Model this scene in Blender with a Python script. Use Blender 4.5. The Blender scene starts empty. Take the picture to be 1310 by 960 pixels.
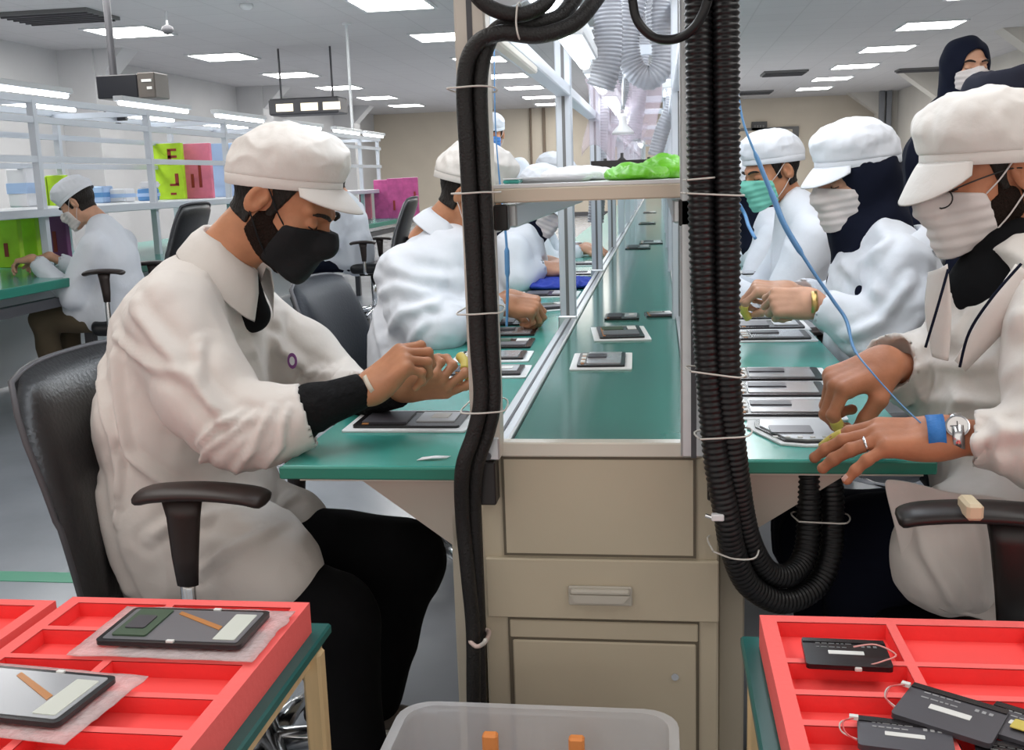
import bpy, math, random
import numpy as np
from mathutils import Vector, Matrix, noise
random.seed(7)
SC = bpy.context.scene
COL = SC.collection
PI = math.pi

# ------------------------------------------------------------------ scene graph helpers
def put(o, parent=None):
    COL.objects.link(o)
    if parent is not None:
        o.parent = parent
    return o

def tag(o, label=None, cat=None, group=None, kind=None):
    if label: o['label'] = label
    if cat: o['category'] = cat
    if group: o['group'] = group
    if kind: o['kind'] = kind
    return o

def thing(name, label, cat, loc=(0, 0, 0), group=None, rotz=0.0):
    o = bpy.data.objects.new(name, None)
    o.empty_display_size = 0.05
    o.location = loc
    o.rotation_euler = (0, 0, rotz)
    put(o)
    return tag(o, label, cat, group)

def origin_of(parent):
    v = Vector((0, 0, 0))
    p = parent
    while p is not None:
        v = v + Vector(p.location)
        p = p.parent
    return v

def dup(root, loc, rotz=None, label=None, group=None):
    r = root.copy(); COL.objects.link(r)
    r.location = loc
    if rotz is not None: r.rotation_euler = (0, 0, rotz)
    if label: r['label'] = label
    if group: r['group'] = group
    for ch in list(root.children):
        c = ch.copy(); COL.objects.link(c); c.parent = r
        for g in list(ch.children):
            d = g.copy(); COL.objects.link(d); d.parent = c
    return r

# ------------------------------------------------------------------ materials
def mat(name, col, rough=0.5, metal=0.0, spec=0.5, bump=0.0, bscale=40.0, var=0.0, vscale=8.0,
        emit=0.0, emit_col=None, trans=0.0, alpha=1.0, coat=0.0, aniso=None, sss=0.0, sheen=0.0):
    m = bpy.data.materials.new(name)
    m.use_nodes = True
    nt = m.node_tree
    b = nt.nodes['Principled BSDF']
    c = (col[0], col[1], col[2], 1.0)
    b.inputs['Base Color'].default_value = c
    b.inputs['Roughness'].default_value = rough
    b.inputs['Metallic'].default_value = metal
    b.inputs['Specular IOR Level'].default_value = spec
    b.inputs['Transmission Weight'].default_value = trans
    b.inputs['Alpha'].default_value = alpha
    b.inputs['Coat Weight'].default_value = coat
    b.inputs['Subsurface Weight'].default_value = sss
    if sss: b.inputs['Subsurface Radius'].default_value = (0.012, 0.005, 0.003)
    b.inputs['Sheen Weight'].default_value = sheen
    if emit:
        b.inputs['Emission Color'].default_value = (*(emit_col or col), 1.0)
        b.inputs['Emission Strength'].default_value = emit
    tc = nt.nodes.new('ShaderNodeTexCoord')
    if var or bump:
        mp = nt.nodes.new('ShaderNodeMapping')
        nt.links.new(tc.outputs['Object'], mp.inputs['Vector'])
        if aniso: mp.inputs['Scale'].default_value = aniso
    if var:
        n = nt.nodes.new('ShaderNodeTexNoise')
        n.inputs['Scale'].default_value = vscale
        n.inputs['Detail'].default_value = 5
        nt.links.new(mp.outputs['Vector'], n.inputs['Vector'])
        r = nt.nodes.new('ShaderNodeValToRGB')
        lo = [max(0, x * (1 - var)) for x in col]; hi = [min(1, x * (1 + var)) for x in col]
        r.color_ramp.elements[0].position = 0.3; r.color_ramp.elements[1].position = 0.7
        r.color_ramp.elements[0].color = (*lo, 1); r.color_ramp.elements[1].color = (*hi, 1)
        nt.links.new(n.outputs['Fac'], r.inputs['Fac'])
        nt.links.new(r.outputs['Color'], b.inputs['Base Color'])
    if bump:
        n2 = nt.nodes.new('ShaderNodeTexNoise')
        n2.inputs['Scale'].default_value = bscale
        n2.inputs['Detail'].default_value = 6
        nt.links.new(mp.outputs['Vector'], n2.inputs['Vector'])
        bm_ = nt.nodes.new('ShaderNodeBump')
        bm_.inputs['Strength'].default_value = bump
        bm_.inputs['Distance'].default_value = 0.01
        nt.links.new(n2.outputs['Fac'], bm_.inputs['Height'])
        nt.links.new(bm_.outputs['Normal'], b.inputs['Normal'])
    return m

M = {}
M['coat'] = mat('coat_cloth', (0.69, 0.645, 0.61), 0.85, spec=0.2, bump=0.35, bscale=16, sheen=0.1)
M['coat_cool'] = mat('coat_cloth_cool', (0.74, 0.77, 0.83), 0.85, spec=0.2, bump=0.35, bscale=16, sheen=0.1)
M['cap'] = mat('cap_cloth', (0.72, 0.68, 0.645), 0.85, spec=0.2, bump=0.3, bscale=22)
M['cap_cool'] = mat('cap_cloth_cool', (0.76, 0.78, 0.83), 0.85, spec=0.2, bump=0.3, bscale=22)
M['mask_white'] = mat('mask_cloth_white', (0.70, 0.64, 0.625), 0.9, spec=0.1, bump=0.1, bscale=60)
M['mask_black'] = mat('mask_cloth_black', (0.012, 0.013, 0.015), 0.75, spec=0.25, bump=0.2, bscale=50)
M['mask_green'] = mat('mask_cloth_green', (0.22, 0.62, 0.50), 0.85, spec=0.1)
M['mask_blue'] = mat('mask_cloth_blue', (0.10, 0.26, 0.62), 0.85, spec=0.1)
M['skin'] = mat('skin_tan', (0.50, 0.225, 0.12), 0.5, spec=0.35, bump=0.06, bscale=120, var=0.12, vscale=25, sss=0.08)
M['skin_light'] = mat('skin_light', (0.60, 0.33, 0.22), 0.5, spec=0.35, bump=0.05, bscale=120, var=0.1, vscale=25, sss=0.08)
M['skin_ruddy'] = mat('skin_ruddy', (0.47, 0.19, 0.10), 0.5, spec=0.35, bump=0.06, bscale=120, var=0.15, vscale=25, sss=0.08)
M['hair'] = mat('hair_dark', (0.014, 0.010, 0.008), 0.6, spec=0.3, bump=0.9, bscale=160, aniso=(1, 1, 0.25))
M['beard'] = mat('beard_dark', (0.020, 0.011, 0.008), 0.75, spec=0.15, bump=1.0, bscale=260)
M['lip'] = mat('eye_dark', (0.02, 0.012, 0.01), 0.4)
M['black_cloth'] = mat('black_trouser_cloth', (0.006, 0.006, 0.007), 0.9, spec=0.12, bump=0.3, bscale=14)
M['black_knit'] = mat('black_knit_cuff', (0.010, 0.010, 0.011), 0.9, spec=0.15, bump=0.8, bscale=70, aniso=(1, 0.3, 1))
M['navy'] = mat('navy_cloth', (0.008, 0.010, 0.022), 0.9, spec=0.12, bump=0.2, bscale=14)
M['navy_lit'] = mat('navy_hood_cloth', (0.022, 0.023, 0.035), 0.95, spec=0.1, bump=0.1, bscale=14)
M['brown'] = mat('olive_trouser_cloth', (0.10, 0.075, 0.045), 0.9, bump=0.2, bscale=14)
M['leather'] = mat('black_leather', (0.012, 0.012, 0.014), 0.34, spec=0.55, bump=0.12, bscale=120)
M['leather_grey'] = mat('charcoal_leather', (0.016, 0.019, 0.026), 0.5, spec=0.2, bump=0.1, bscale=120)
M['plastic_black'] = mat('black_plastic', (0.014, 0.011, 0.011), 0.38, spec=0.5)
M['plastic_brown'] = mat('brown_black_plastic', (0.028, 0.018, 0.016), 0.42, spec=0.5)
M['hose'] = mat('black_hose', (0.006, 0.006, 0.007), 0.36, spec=0.42)
M['hose_mesh'] = mat('black_woven_hose', (0.010, 0.009, 0.009), 0.45, spec=0.4, bump=0.3, bscale=300)
M['tie'] = mat('white_cable_tie', (0.62, 0.60, 0.56), 0.5)
M['alu'] = mat('aluminium', (0.62, 0.64, 0.66), 0.34, metal=0.75, bump=0.03, bscale=60)
M['alu_white'] = mat('pale_aluminium', (0.60, 0.64, 0.70), 0.4, metal=0.35)
M['steel_pale'] = mat('pale_painted_post', (0.60, 0.56, 0.50), 0.4, metal=0.2)
M['beige'] = mat('beige_powdercoat', (0.51, 0.445, 0.335), 0.48, spec=0.4, var=0.05, vscale=3, bump=0.02, bscale=200)
M['beige_dark'] = mat('beige_groove', (0.12, 0.10, 0.07), 0.7)
M['beige_light'] = mat('pale_beige_edge', (0.68, 0.64, 0.56), 0.3)
M['bracket_grey'] = mat('grey_beige_bracket', (0.50, 0.45, 0.39), 0.4, metal=0.25)
M['green_mat'] = mat('green_esd_mat', (0.055, 0.34, 0.29), 0.20, spec=0.5, bump=0.015, bscale=30, var=0.12, vscale=5)
M['green_edge'] = mat('green_edge_band', (0.015, 0.21, 0.15), 0.4)
M['belt'] = mat('dark_green_belt', (0.040, 0.185, 0.150), 0.13, spec=0.55, bump=0.012, bscale=14, var=0.08, vscale=4)
M['red_floor_lit'] = mat('red_foam_floor_lit', (1.0, 0.10, 0.095), 0.75, spec=0.2)  # same foam, light on the pocket floors put into the red
M['red'] = mat('red_foam_wall_shaded', (0.95, 0.07, 0.07), 0.72, spec=0.25, bump=0.12, bscale=70, var=0.06, vscale=12)  # same foam, deeper red painted for shade on the pocket walls
M['red_top_lit'] = mat('red_foam_top_lit', (1.0, 0.165, 0.155), 0.8, spec=0.2, bump=0.12, bscale=90)  # same foam, paler red painted for light on the upper faces
M['teal'] = mat('teal_board_edge', (0.012, 0.115, 0.105), 0.4)
M['wood'] = mat('pale_bamboo', (0.66, 0.47, 0.25), 0.5, var=0.1, vscale=10, aniso=(6, 6, 0.6))
M['chrome'] = mat('chrome', (0.75, 0.76, 0.78), 0.18, metal=1.0)
M['silver'] = mat('silver_part', (0.55, 0.56, 0.58), 0.35, metal=0.6)
M['frame_black'] = mat('tablet_black', (0.012, 0.010, 0.012), 0.25, spec=0.5)
M['slate'] = mat('slate_battery', (0.075, 0.072, 0.085), 0.42, metal=0.2)
M['grey_panel'] = mat('grey_panel', (0.20, 0.20, 0.22), 0.35, metal=0.4)
M['mirror_panel'] = mat('pale_foil_panel', (0.62, 0.63, 0.66), 0.22, metal=0.55)
M['flex'] = mat('amber_flex', (0.50, 0.20, 0.05), 0.4)
M['label_white'] = mat('white_sticker', (0.74, 0.74, 0.72), 0.6)
M['sheet'] = mat('white_foam_sheet', (0.78, 0.79, 0.80), 0.6, bump=0.2, bscale=120)
M['bubble'] = mat('bubble_wrap', (0.90, 0.80, 0.80), 0.25, alpha=0.45, bump=0.9, bscale=90)
M['green_part'] = mat('green_circuit_board', (0.05, 0.09, 0.05), 0.5)
M['yellow'] = mat('yellow_finger_cot', (0.62, 0.50, 0.10), 0.45, spec=0.4, sss=0.05)
M['gold'] = mat('gold_watch', (0.62, 0.42, 0.16), 0.28, metal=0.9)
M['blue_strap'] = mat('blue_elastic_strap', (0.02, 0.16, 0.48), 0.6, bump=0.2, bscale=200)
M['blue_cord'] = mat('blue_cord', (0.11, 0.28, 0.55), 0.35)
M['blue_deep'] = mat('royal_blue_cloth', (0.03, 0.06, 0.42), 0.8, bump=0.3, bscale=20)
M['badge'] = mat('purple_badge', (0.22, 0.06, 0.24), 0.6)
M['purple'] = mat('purple_panel', (0.20, 0.04, 0.16), 0.5)
M['clear'] = mat('frosted_clear_plastic', (0.80, 0.81, 0.84), 0.3, alpha=0.42)
M['orange'] = mat('orange_plastic', (0.85, 0.30, 0.08), 0.5)
M['white_plastic'] = mat('white_plastic', (0.74, 0.75, 0.77), 0.4)
M['white_paint'] = mat('white_paint', (0.70, 0.72, 0.74), 0.5)
M['paper'] = mat('white_paper', (0.80, 0.80, 0.83), 0.7)
M['lime'] = mat('lime_card', (0.46, 0.72, 0.02), 0.55, var=0.15, vscale=9)
M['lime_bag'] = mat('lime_bag', (0.17, 0.60, 0.02), 0.4, bump=0.5, bscale=30)
M['pink'] = mat('pink_card', (0.78, 0.20, 0.30), 0.55, var=0.15, vscale=9)
M['magenta'] = mat('magenta_card', (0.50, 0.08, 0.26), 0.55, var=0.2, vscale=14)
M['dark_red'] = mat('dark_red_mark', (0.30, 0.03, 0.02), 0.6)
M['pale_blue'] = mat('pale_blue_plastic', (0.42, 0.58, 0.85), 0.5)
M['mid_blue'] = mat('mid_blue_plastic', (0.12, 0.30, 0.60), 0.5)
M['led'] = mat('led_tube_glow', (1, 1, 1), 0.5, emit=8.0, emit_col=(0.88, 0.94, 1.0))
M['panel_light'] = mat('ceiling_panel_glow', (1, 1, 1), 0.5, emit=16.0, emit_col=(1.0, 0.985, 0.95))
M['dark_screen'] = mat('dark_screen', (0.010, 0.011, 0.016), 0.3)
M['dark_grey'] = mat('dark_grey_metal', (0.09, 0.09, 0.10), 0.5, metal=0.3)
M['vent'] = mat('vent_grey', (0.16, 0.16, 0.16), 0.7)
M['sole'] = mat('shoe_sole', (0.45, 0.42, 0.38), 0.7)
M['shoe'] = mat('taupe_shoe', (0.30, 0.25, 0.215), 0.7, bump=0.2, bscale=60)
M['glass'] = mat('spectacle_lens', (0.9, 0.9, 0.95), 0.05, trans=0.9, alpha=0.35)
M['pink_tube'] = mat('pinkish_plastic_film', (0.70, 0.58, 0.66), 0.3, alpha=0.30, bump=0.6, bscale=30)

def duct_mat():
    m = mat('translucent_duct', (0.40, 0.41, 0.45), 0.35, alpha=0.88, bump=0.15, bscale=60)
    return m
M['duct'] = duct_mat()
M['duct_pink'] = mat('translucent_duct_pink', (0.62, 0.50, 0.55), 0.35, alpha=0.75)

# ------------------------------------------------------------------ mesh builder
class MB:
    def __init__(s):
        s.v = []; s.f = []; s.mi = []; s.cur = 0
    def add(s, vs, fs):
        o = len(s.v)
        s.v += [tuple(p) for p in vs]
        for f in fs:
            s.f.append(tuple(i + o for i in f)); s.mi.append(s.cur)
        return s
    def box(s, lo, hi, bev=0.0, R=None, c=None):
        x0, y0, z0 = lo; x1, y1, z1 = hi
        b = min(bev, (x1 - x0) * .45, (y1 - y0) * .45, (z1 - z0) * .45)
        if b <= 0:
            vs = [(x0, y0, z0), (x1, y0, z0), (x1, y1, z0), (x0, y1, z0), (x0, y0, z1), (x1, y0, z1), (x1, y1, z1), (x0, y1, z1)]
            fs = [(3, 2, 1, 0), (4, 5, 6, 7), (0, 1, 5, 4), (1, 2, 6, 5), (2, 3, 7, 6), (3, 0, 4, 7)]
        else:
            X = (x0, x1); Y = (y0, y1); Z = (z0, z1); vs = []
            idx = {}
            for i in (0, 1):
                for j in (0, 1):
                    for k in (0, 1):
                        sx = 1 - 2 * i; sy = 1 - 2 * j; sz = 1 - 2 * k
                        idx[i, j, k] = len(vs)
                        vs += [(X[i], Y[j] + sy * b, Z[k] + sz * b), (X[i] + sx * b, Y[j], Z[k] + sz * b), (X[i] + sx * b, Y[j] + sy * b, Z[k])]
            g = lambda i, j, k, a: idx[i, j, k] + a
            fs = []
            for i in (0, 1):
                q = [g(i, 0, 0, 0), g(i, 1, 0, 0), g(i, 1, 1, 0), g(i, 0, 1, 0)]
                fs.append(q if i else q[::-1])
                q = [g(0, i, 0, 1), g(0, i, 1, 1), g(1, i, 1, 1), g(1, i, 0, 1)]
                fs.append(q if i else q[::-1])
                q = [g(0, 0, i, 2), g(1, 0, i, 2), g(1, 1, i, 2), g(0, 1, i, 2)]
                fs.append(q if i else q[::-1])
            for i in (0, 1):
                for j in (0, 1):
                    q = [g(i, j, 0, 0), g(i, j, 1, 0), g(i, j, 1, 1), g(i, j, 0, 1)]
                    fs.append(q if (i + j) % 2 == 0 else q[::-1])
                    q = [g(i, 0, j, 0), g(i, 0, j, 2), g(i, 1, j, 2), g(i, 1, j, 0)]
                    fs.append(q if (i + j) % 2 == 0 else q[::-1])
                    q = [g(0, i, j, 1), g(1, i, j, 1), g(1, i, j, 2), g(0, i, j, 2)]
                    fs.append(q if (i + j) % 2 == 0 else q[::-1])
            for i in (0, 1):
                for j in (0, 1):
                    for k in (0, 1):
                        t = [g(i, j, k, 0), g(i, j, k, 1), g(i, j, k, 2)]
                        fs.append(t if (i + j + k) % 2 else t[::-1])
        if R is not None:
            cc = Vector(c) if c is not None else Vector(((x0 + x1) / 2, (y0 + y1) / 2, (z0 + z1) / 2))
            vs = [tuple(R @ (Vector(p) - cc) + cc) for p in vs]
        return s.add(vs, fs)
    def bar(s, a, b, w, h, up=(0, 0, 1), bev=0.0):
        a = Vector(a); b = Vector(b); d = b - a; L = d.length; d.normalize()
        u = Vector(up)
        if abs(d.dot(u)) > .98: u = Vector((0, 1, 0))
        x = d.cross(u).normalized(); z = x.cross(d)
        R = Matrix((x, d, z)).transposed()
        t = MB(); t.box((-w / 2, 0, -h / 2), (w / 2, L, h / 2), bev)
        return s.add([tuple(R @ Vector(p) + a) for p in t.v], t.f)
    def prism(s, poly, axis, a, b):
        # poly: list of 2D points, extruded along axis from a to b
        n = len(poly)
        def mk(p, t):
            if axis == 'x': return (t, p[0], p[1])
            if axis == 'y': return (p[0], t, p[1])
            return (p[0], p[1], t)
        vs = [mk(p, a) for p in poly] + [mk(p, b) for p in poly]
        fs = [tuple(range(n))[::-1], tuple(range(n, 2 * n))]
        fs += [(i, (i + 1) % n, n + (i + 1) % n, n + i) for i in range(n)]
        return s.add(vs, fs)
    def slab(s, quad, th):
        # thick polygon patch; th may be a vector offset
        th = Vector(th); n = len(quad)
        vs = [tuple(Vector(p)) for p in quad] + [tuple(Vector(p) + th) for p in quad]
        fs = [tuple(range(n))[::-1], tuple(range(n, 2 * n))] + [(i, (i + 1) % n, n + (i + 1) % n, n + i) for i in range(n)]
        return s.add(vs, fs)
    def tube(s, path, r, n=10, cap=True, sq=1.0):
        P = [Vector(p) for p in path]; m = len(P)
        rs = r if hasattr(r, '__len__') else [r] * m
        t0 = (P[1] - P[0]).normalized()
        u = Vector((0, 0, 1)) if abs(t0.z) < .9 else Vector((0, 1, 0))
        nx = t0.cross(u).normalized()
        vs = []
        for i in range(m):
            t = (P[min(i + 1, m - 1)] - P[max(i - 1, 0)]).normalized()
            nx = (nx - t * nx.dot(t)).normalized(); ny = t.cross(nx)
            for k in range(n):
                a = 2 * PI * k / n
                vs.append(tuple(P[i] + nx * math.cos(a) * rs[i] + ny * math.sin(a) * rs[i] * sq))
        fs = [(i * n + k, i * n + (k + 1) % n, (i + 1) * n + (k + 1) % n, (i + 1) * n + k) for i in range(m - 1) for k in range(n)]
        if cap:
            fs.append(tuple(range(n))[::-1]); fs.append(tuple((m - 1) * n + k for k in range(n)))
        return s.add(vs, fs)
    def cyl(s, a, b, r, n=16, r2=None):
        return s.tube([a, b], [r, r if r2 is None else r2], n)
    def lathe(s, prof, c=(0, 0, 0), n=20):
        vs = []; m = len(prof)
        for (r, z) in prof:
            for k in range(n):
                a = 2 * PI * k / n
                vs.append((c[0] + r * math.cos(a), c[1] + r * math.sin(a), c[2] + z))
        fs = [(i * n + k, i * n + (k + 1) % n, (i + 1) * n + (k + 1) % n, (i + 1) * n + k) for i in range(m - 1) for k in range(n)]
        fs.append(tuple(range(n))[::-1]); fs.append(tuple((m - 1) * n + k for k in range(n)))
        return s.add(vs, fs)
    def rrect(s, cx, cy, w, d, z0, z1, r=0.005, R=None, seg=4):
        # rounded rectangle slab, optionally rotated in plan by angle R
        pts = []
        for (sx, sy, a0) in ((1, 1, 0), (-1, 1, 90), (-1, -1, 180), (1, -1, 270)):
            for i in range(seg + 1):
                a = math.radians(a0 + 90 * i / seg)
                pts.append((sx * (w / 2 - r) + r * math.cos(a), sy * (d / 2 - r) + r * math.sin(a)))
        if R:
            c_, s_ = math.cos(R), math.sin(R)
            pts = [(x * c_ - y * s_, x * s_ + y * c_) for x, y in pts]
        return s.prism([(cx + x, cy + y) for x, y in pts], 'z', z0, z1)
    def grid(s, rows, th=None):
        # rows: list of rows of points; optional thickness vector offset per vertex -> closed sheet
        m = len(rows); n = len(rows[0])
        vs = [tuple(p) for r in rows for p in r]
        fs = [(i * n + j, i * n + j + 1, (i + 1) * n + j + 1, (i + 1) * n + j) for i in range(m - 1) for j in range(n - 1)]
        if th is not None:
            th = Vector(th); o = len(vs)
            vs += [tuple(Vector(p) + th) for p in vs]
            fs += [tuple(o + i for i in f[::-1]) for f in list(fs)]
            rim = [j for j in range(n)] + [i * n + n - 1 for i in range(1, m)] + [(m - 1) * n + j for j in range(n - 2, -1, -1)] + [i * n for i in range(m - 2, 0, -1)]
            k = len(rim)
            fs += [(rim[i], o + rim[i], o + rim[(i + 1) % k], rim[(i + 1) % k]) for i in range(k)]
        return s.add(vs, fs)
    def build(s, name, mats, parent=None, smooth=False, local=False, auto=None):
        me = bpy.data.meshes.new(name)
        vs = s.v
        if parent is not None and not local:
            o = origin_of(parent)
            vs = [(p[0] - o.x, p[1] - o.y, p[2] - o.z) for p in vs]
        me.from_pydata(vs, [], s.f)
        ms = mats if isinstance(mats, (list, tuple)) else [mats]
        for m in ms: me.materials.append(m)
        if len(ms) > 1: me.polygons.foreach_set('material_index', s.mi)
        if smooth: me.polygons.foreach_set('use_smooth', [True] * len(me.polygons))
        if auto:
            me.polygons.foreach_set('use_smooth', [True] * len(me.polygons))
            me.set_sharp_from_angle(angle=math.radians(auto))
        import bmesh
        b = bmesh.new(); b.from_mesh(me); bmesh.ops.recalc_face_normals(b, faces=b.faces); b.to_mesh(me); b.free()
        me.update()
        return put(bpy.data.objects.new(name, me), parent)

def spline(pts, n=8, closed=False):
    P = [Vector(p) for p in pts]; out = []
    m = len(P)
    for i in range(m - 1):
        p0 = P[max(i - 1, 0)]; p1 = P[i]; p2 = P[i + 1]; p3 = P[min(i + 2, m - 1)]
        for k in range(n):
            t = k / n
            out.append(0.5 * ((2 * p1) + (-p0 + p2) * t + (2 * p0 - 5 * p1 + 4 * p2 - p3) * t * t + (-p0 + 3 * p1 - 3 * p2 + p3) * t ** 3))
    out.append(P[-1])
    return out

def resample(path, step):
    P = [Vector(p) for p in path]; out = [P[0].copy()]; acc = 0.0
    for a, b in zip(P, P[1:]):
        L = (b - a).length
        if L < 1e-9: continue
        t = step - acc
        while t <= L:
            out.append(a + (b - a) * (t / L)); t += step
        acc = L - (t - step)
    return out

def corrugated(path, r, pitch=0.009, depth=0.12, n=18, mb=None):
    mb = mb or MB()
    P = resample(path, pitch / 4)
    rs = [r * (1 - depth * (0, 0.25, 1.0, 0.75)[i % 4]) for i in range(len(P))]
    mb.tube(P, rs, n)
    return mb

# ------------------------------------------------------------------ implicit surfaces (surface nets)
def smin(a, b, k):
    if k <= 0: return np.minimum(a, b)
    h = np.maximum(k - np.abs(a - b), 0) / k
    return np.minimum(a, b) - h * h * k * 0.25
def smax(a, b, k): return -smin(-a, -b, k)

class Field:
    def __init__(s, lo, hi, h):
        s.lo = np.array(lo, float); s.h = h
        s.n = [int(math.ceil((hi[i] - lo[i]) / h)) + 1 for i in range(3)]
        s.ax = [(s.lo[i] + np.arange(s.n[i]) * h).astype(np.float32) for i in range(3)]
        s.d = np.full(s.n, 0.3, np.float32)
    def coords(s, lo=None, hi=None):
        sl = []
        for i in range(3):
            if lo is None: sl.append(slice(0, s.n[i])); continue
            a = max(0, int((lo[i] - s.lo[i]) / s.h) - 1); b = min(s.n[i], int((hi[i] - s.lo[i]) / s.h) + 3)
            if b <= a: return None, None
            sl.append(slice(a, b))
        x = s.ax[0][sl[0]][:, None, None]; y = s.ax[1][sl[1]][None, :, None]; z = s.ax[2][sl[2]][None, None, :]
        return tuple(sl), (x, y, z)
    def add(s, prim, k=0.02):
        fn, lo, hi = prim; pad = k + 0.012
        sl, P = s.coords([v - pad for v in lo], [v + pad for v in hi])
        if sl is None: return s
        s.d[sl] = smin(s.d[sl], fn(*P), k); return s
    def cut(s, prim, k=0.004):
        fn, lo, hi = prim; pad = k + 0.012
        sl, P = s.coords([v - pad for v in lo], [v + pad for v in hi])
        if sl is None: return s
        s.d[sl] = smax(s.d[sl], -fn(*P), k); return s
    def keep(s, fn, k=0.0):
        sl, P = s.coords(); s.d = smax(s.d, fn(*P) + np.zeros_like(s.d), k); return s
    def copy(s):
        c = Field.__new__(Field); c.lo = s.lo; c.h = s.h; c.n = s.n; c.ax = s.ax; c.d = s.d.copy(); return c
    def mesh(s):
        d = s.d.copy()
        for i in range(3):
            sl = [slice(None)] * 3
            sl[i] = 0; d[tuple(sl)] = np.maximum(d[tuple(sl)], 1e-3)
            sl[i] = -1; d[tuple(sl)] = np.maximum(d[tuple(sl)], 1e-3)
        ins = d < 0
        C = [(0,0,0),(1,0,0),(0,1,0),(1,1,0),(0,0,1),(1,0,1),(0,1,1),(1,1,1)]
        nx, ny, nz = d.shape
        cnt = np.zeros((nx-1, ny-1, nz-1), np.int8)
        for c in C: cnt += ins[c[0]:nx-1+c[0], c[1]:ny-1+c[1], c[2]:nz-1+c[2]]
        act = (cnt > 0) & (cnt < 8)
        I = np.argwhere(act)
        if len(I) == 0: return np.zeros((0,3)), np.zeros((0,4), int)
        vid = np.full(act.shape, -1, np.int32); vid[act] = np.arange(len(I))
        V = np.stack([d[I[:,0]+c[0], I[:,1]+c[1], I[:,2]+c[2]] for c in C], 1)
        pos = np.zeros((len(I), 3)); num = np.zeros(len(I))
        E = [(0,1),(2,3),(4,5),(6,7),(0,2),(1,3),(4,6),(5,7),(0,4),(1,5),(2,6),(3,7)]
        for a, b in E:
            va, vb = V[:, a], V[:, b]; m = (va < 0) != (vb < 0)
            t = va[m] / (va[m] - vb[m])
            ca = np.array(C[a], float); cb = np.array(C[b], float)
            pos[m] += ca + (cb - ca) * t[:, None]; num[m] += 1
        pos = (I + pos / num[:, None]) * s.h + s.lo
        Q = []
        for ax in range(3):
            o = [1 if i == ax else 0 for i in range(3)]
            a = ins[:nx-o[0], :ny-o[1], :nz-o[2]]; b = ins[o[0]:, o[1]:, o[2]:]
            J = np.argwhere(a != b)
            u, w = [(1,2),(2,0),(0,1)][ax]
            J = J[(J[:,u] > 0) & (J[:,w] > 0) & (J[:,u] < d.shape[u]-1) & (J[:,w] < d.shape[w]-1)]
            sg = a[J[:,0], J[:,1], J[:,2]]
            eu = np.zeros(3, int); eu[u] = 1; ew = np.zeros(3, int); ew[w] = 1
            c00 = J - eu - ew; c10 = J - ew; c11 = J; c01 = J - eu
            g = lambda c: vid[c[:,0], c[:,1], c[:,2]]
            q = np.stack([g(c00), g(c10), g(c11), g(c01)], 1)
            q[~sg] = q[~sg][:, ::-1]
            Q.append(q)
        Q = np.concatenate(Q); Q = Q[(Q >= 0).all(1)]
        return pos, Q

def relax(pos, Q, it=1, lam=0.5):
    n = len(pos)
    for _ in range(it):
        acc = np.zeros_like(pos); c = np.zeros(n)
        for a, b in ((0,1),(1,2),(2,3),(3,0)):
            np.add.at(acc, Q[:,a], pos[Q[:,b]]); np.add.at(acc, Q[:,b], pos[Q[:,a]])
            np.add.at(c, Q[:,a], 1); np.add.at(c, Q[:,b], 1)
        pos = pos + lam * (acc / np.maximum(c, 1)[:,None] - pos)
    return pos

def vnormals(pos, Q):
    fn = np.cross(pos[Q[:,2]] - pos[Q[:,0]], pos[Q[:,3]] - pos[Q[:,1]])
    n = np.zeros_like(pos)
    for i in range(4): np.add.at(n, Q[:,i], fn)
    return n / np.maximum(np.linalg.norm(n, axis=1), 1e-12)[:,None]

def seg_dist2(px, pz, poly):
    best = np.full(px.shape, 9.0)
    for (ax, az), (bx, bz) in zip(poly, poly[1:]):
        dx, dz = bx - ax, bz - az
        t = np.clip(((px - ax) * dx + (pz - az) * dz) / max(dx*dx + dz*dz, 1e-9), 0, 1)
        best = np.minimum(best, np.hypot(px - ax - t*dx, pz - az - t*dz))
    return best

def fold(pos, nrm, pts, width, height, side=-1):
    # raised (or sunk) crease along a line across the near face of a garment; pts are 3D points on it
    poly = [(p[0], p[2]) for p in pts]
    d = seg_dist2(pos[:,0], pos[:,2], poly)
    face = np.clip(nrm[:,1] * side * 2.0, 0, 1)
    # taper toward the ends
    e = np.minimum(np.hypot(pos[:,0]-poly[0][0], pos[:,2]-poly[0][1]), np.hypot(pos[:,0]-poly[-1][0], pos[:,2]-poly[-1][1]))
    tp = np.clip(e / (width * 2.5), 0.15, 1)
    prof = np.exp(-(d / width) ** 2) - 0.45 * np.exp(-((d - 1.9 * width) / width) ** 2)
    return pos + nrm * (prof * height * face * tp)[:,None]

def wrinkle(pos, nrm, amp, scale=(9, 9, 5), seed=0.0, ridge=True):
    out = pos.copy()
    a = np.empty(len(pos))
    sx, sy, sz = scale
    for i, p in enumerate(pos):
        v = noise.noise(Vector((p[0]*sx + seed, p[1]*sy - seed, p[2]*sz + seed*.3)))
        if ridge: v = 0.5 - abs(v) * 2.0
        w = noise.noise(Vector((p[0]*sz*2.3 + seed, p[1]*sz*2.3, p[2]*sx*1.7 - seed)))
        a[i] = v + 0.5 * w
    return out + nrm * (a * amp)[:,None]

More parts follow.
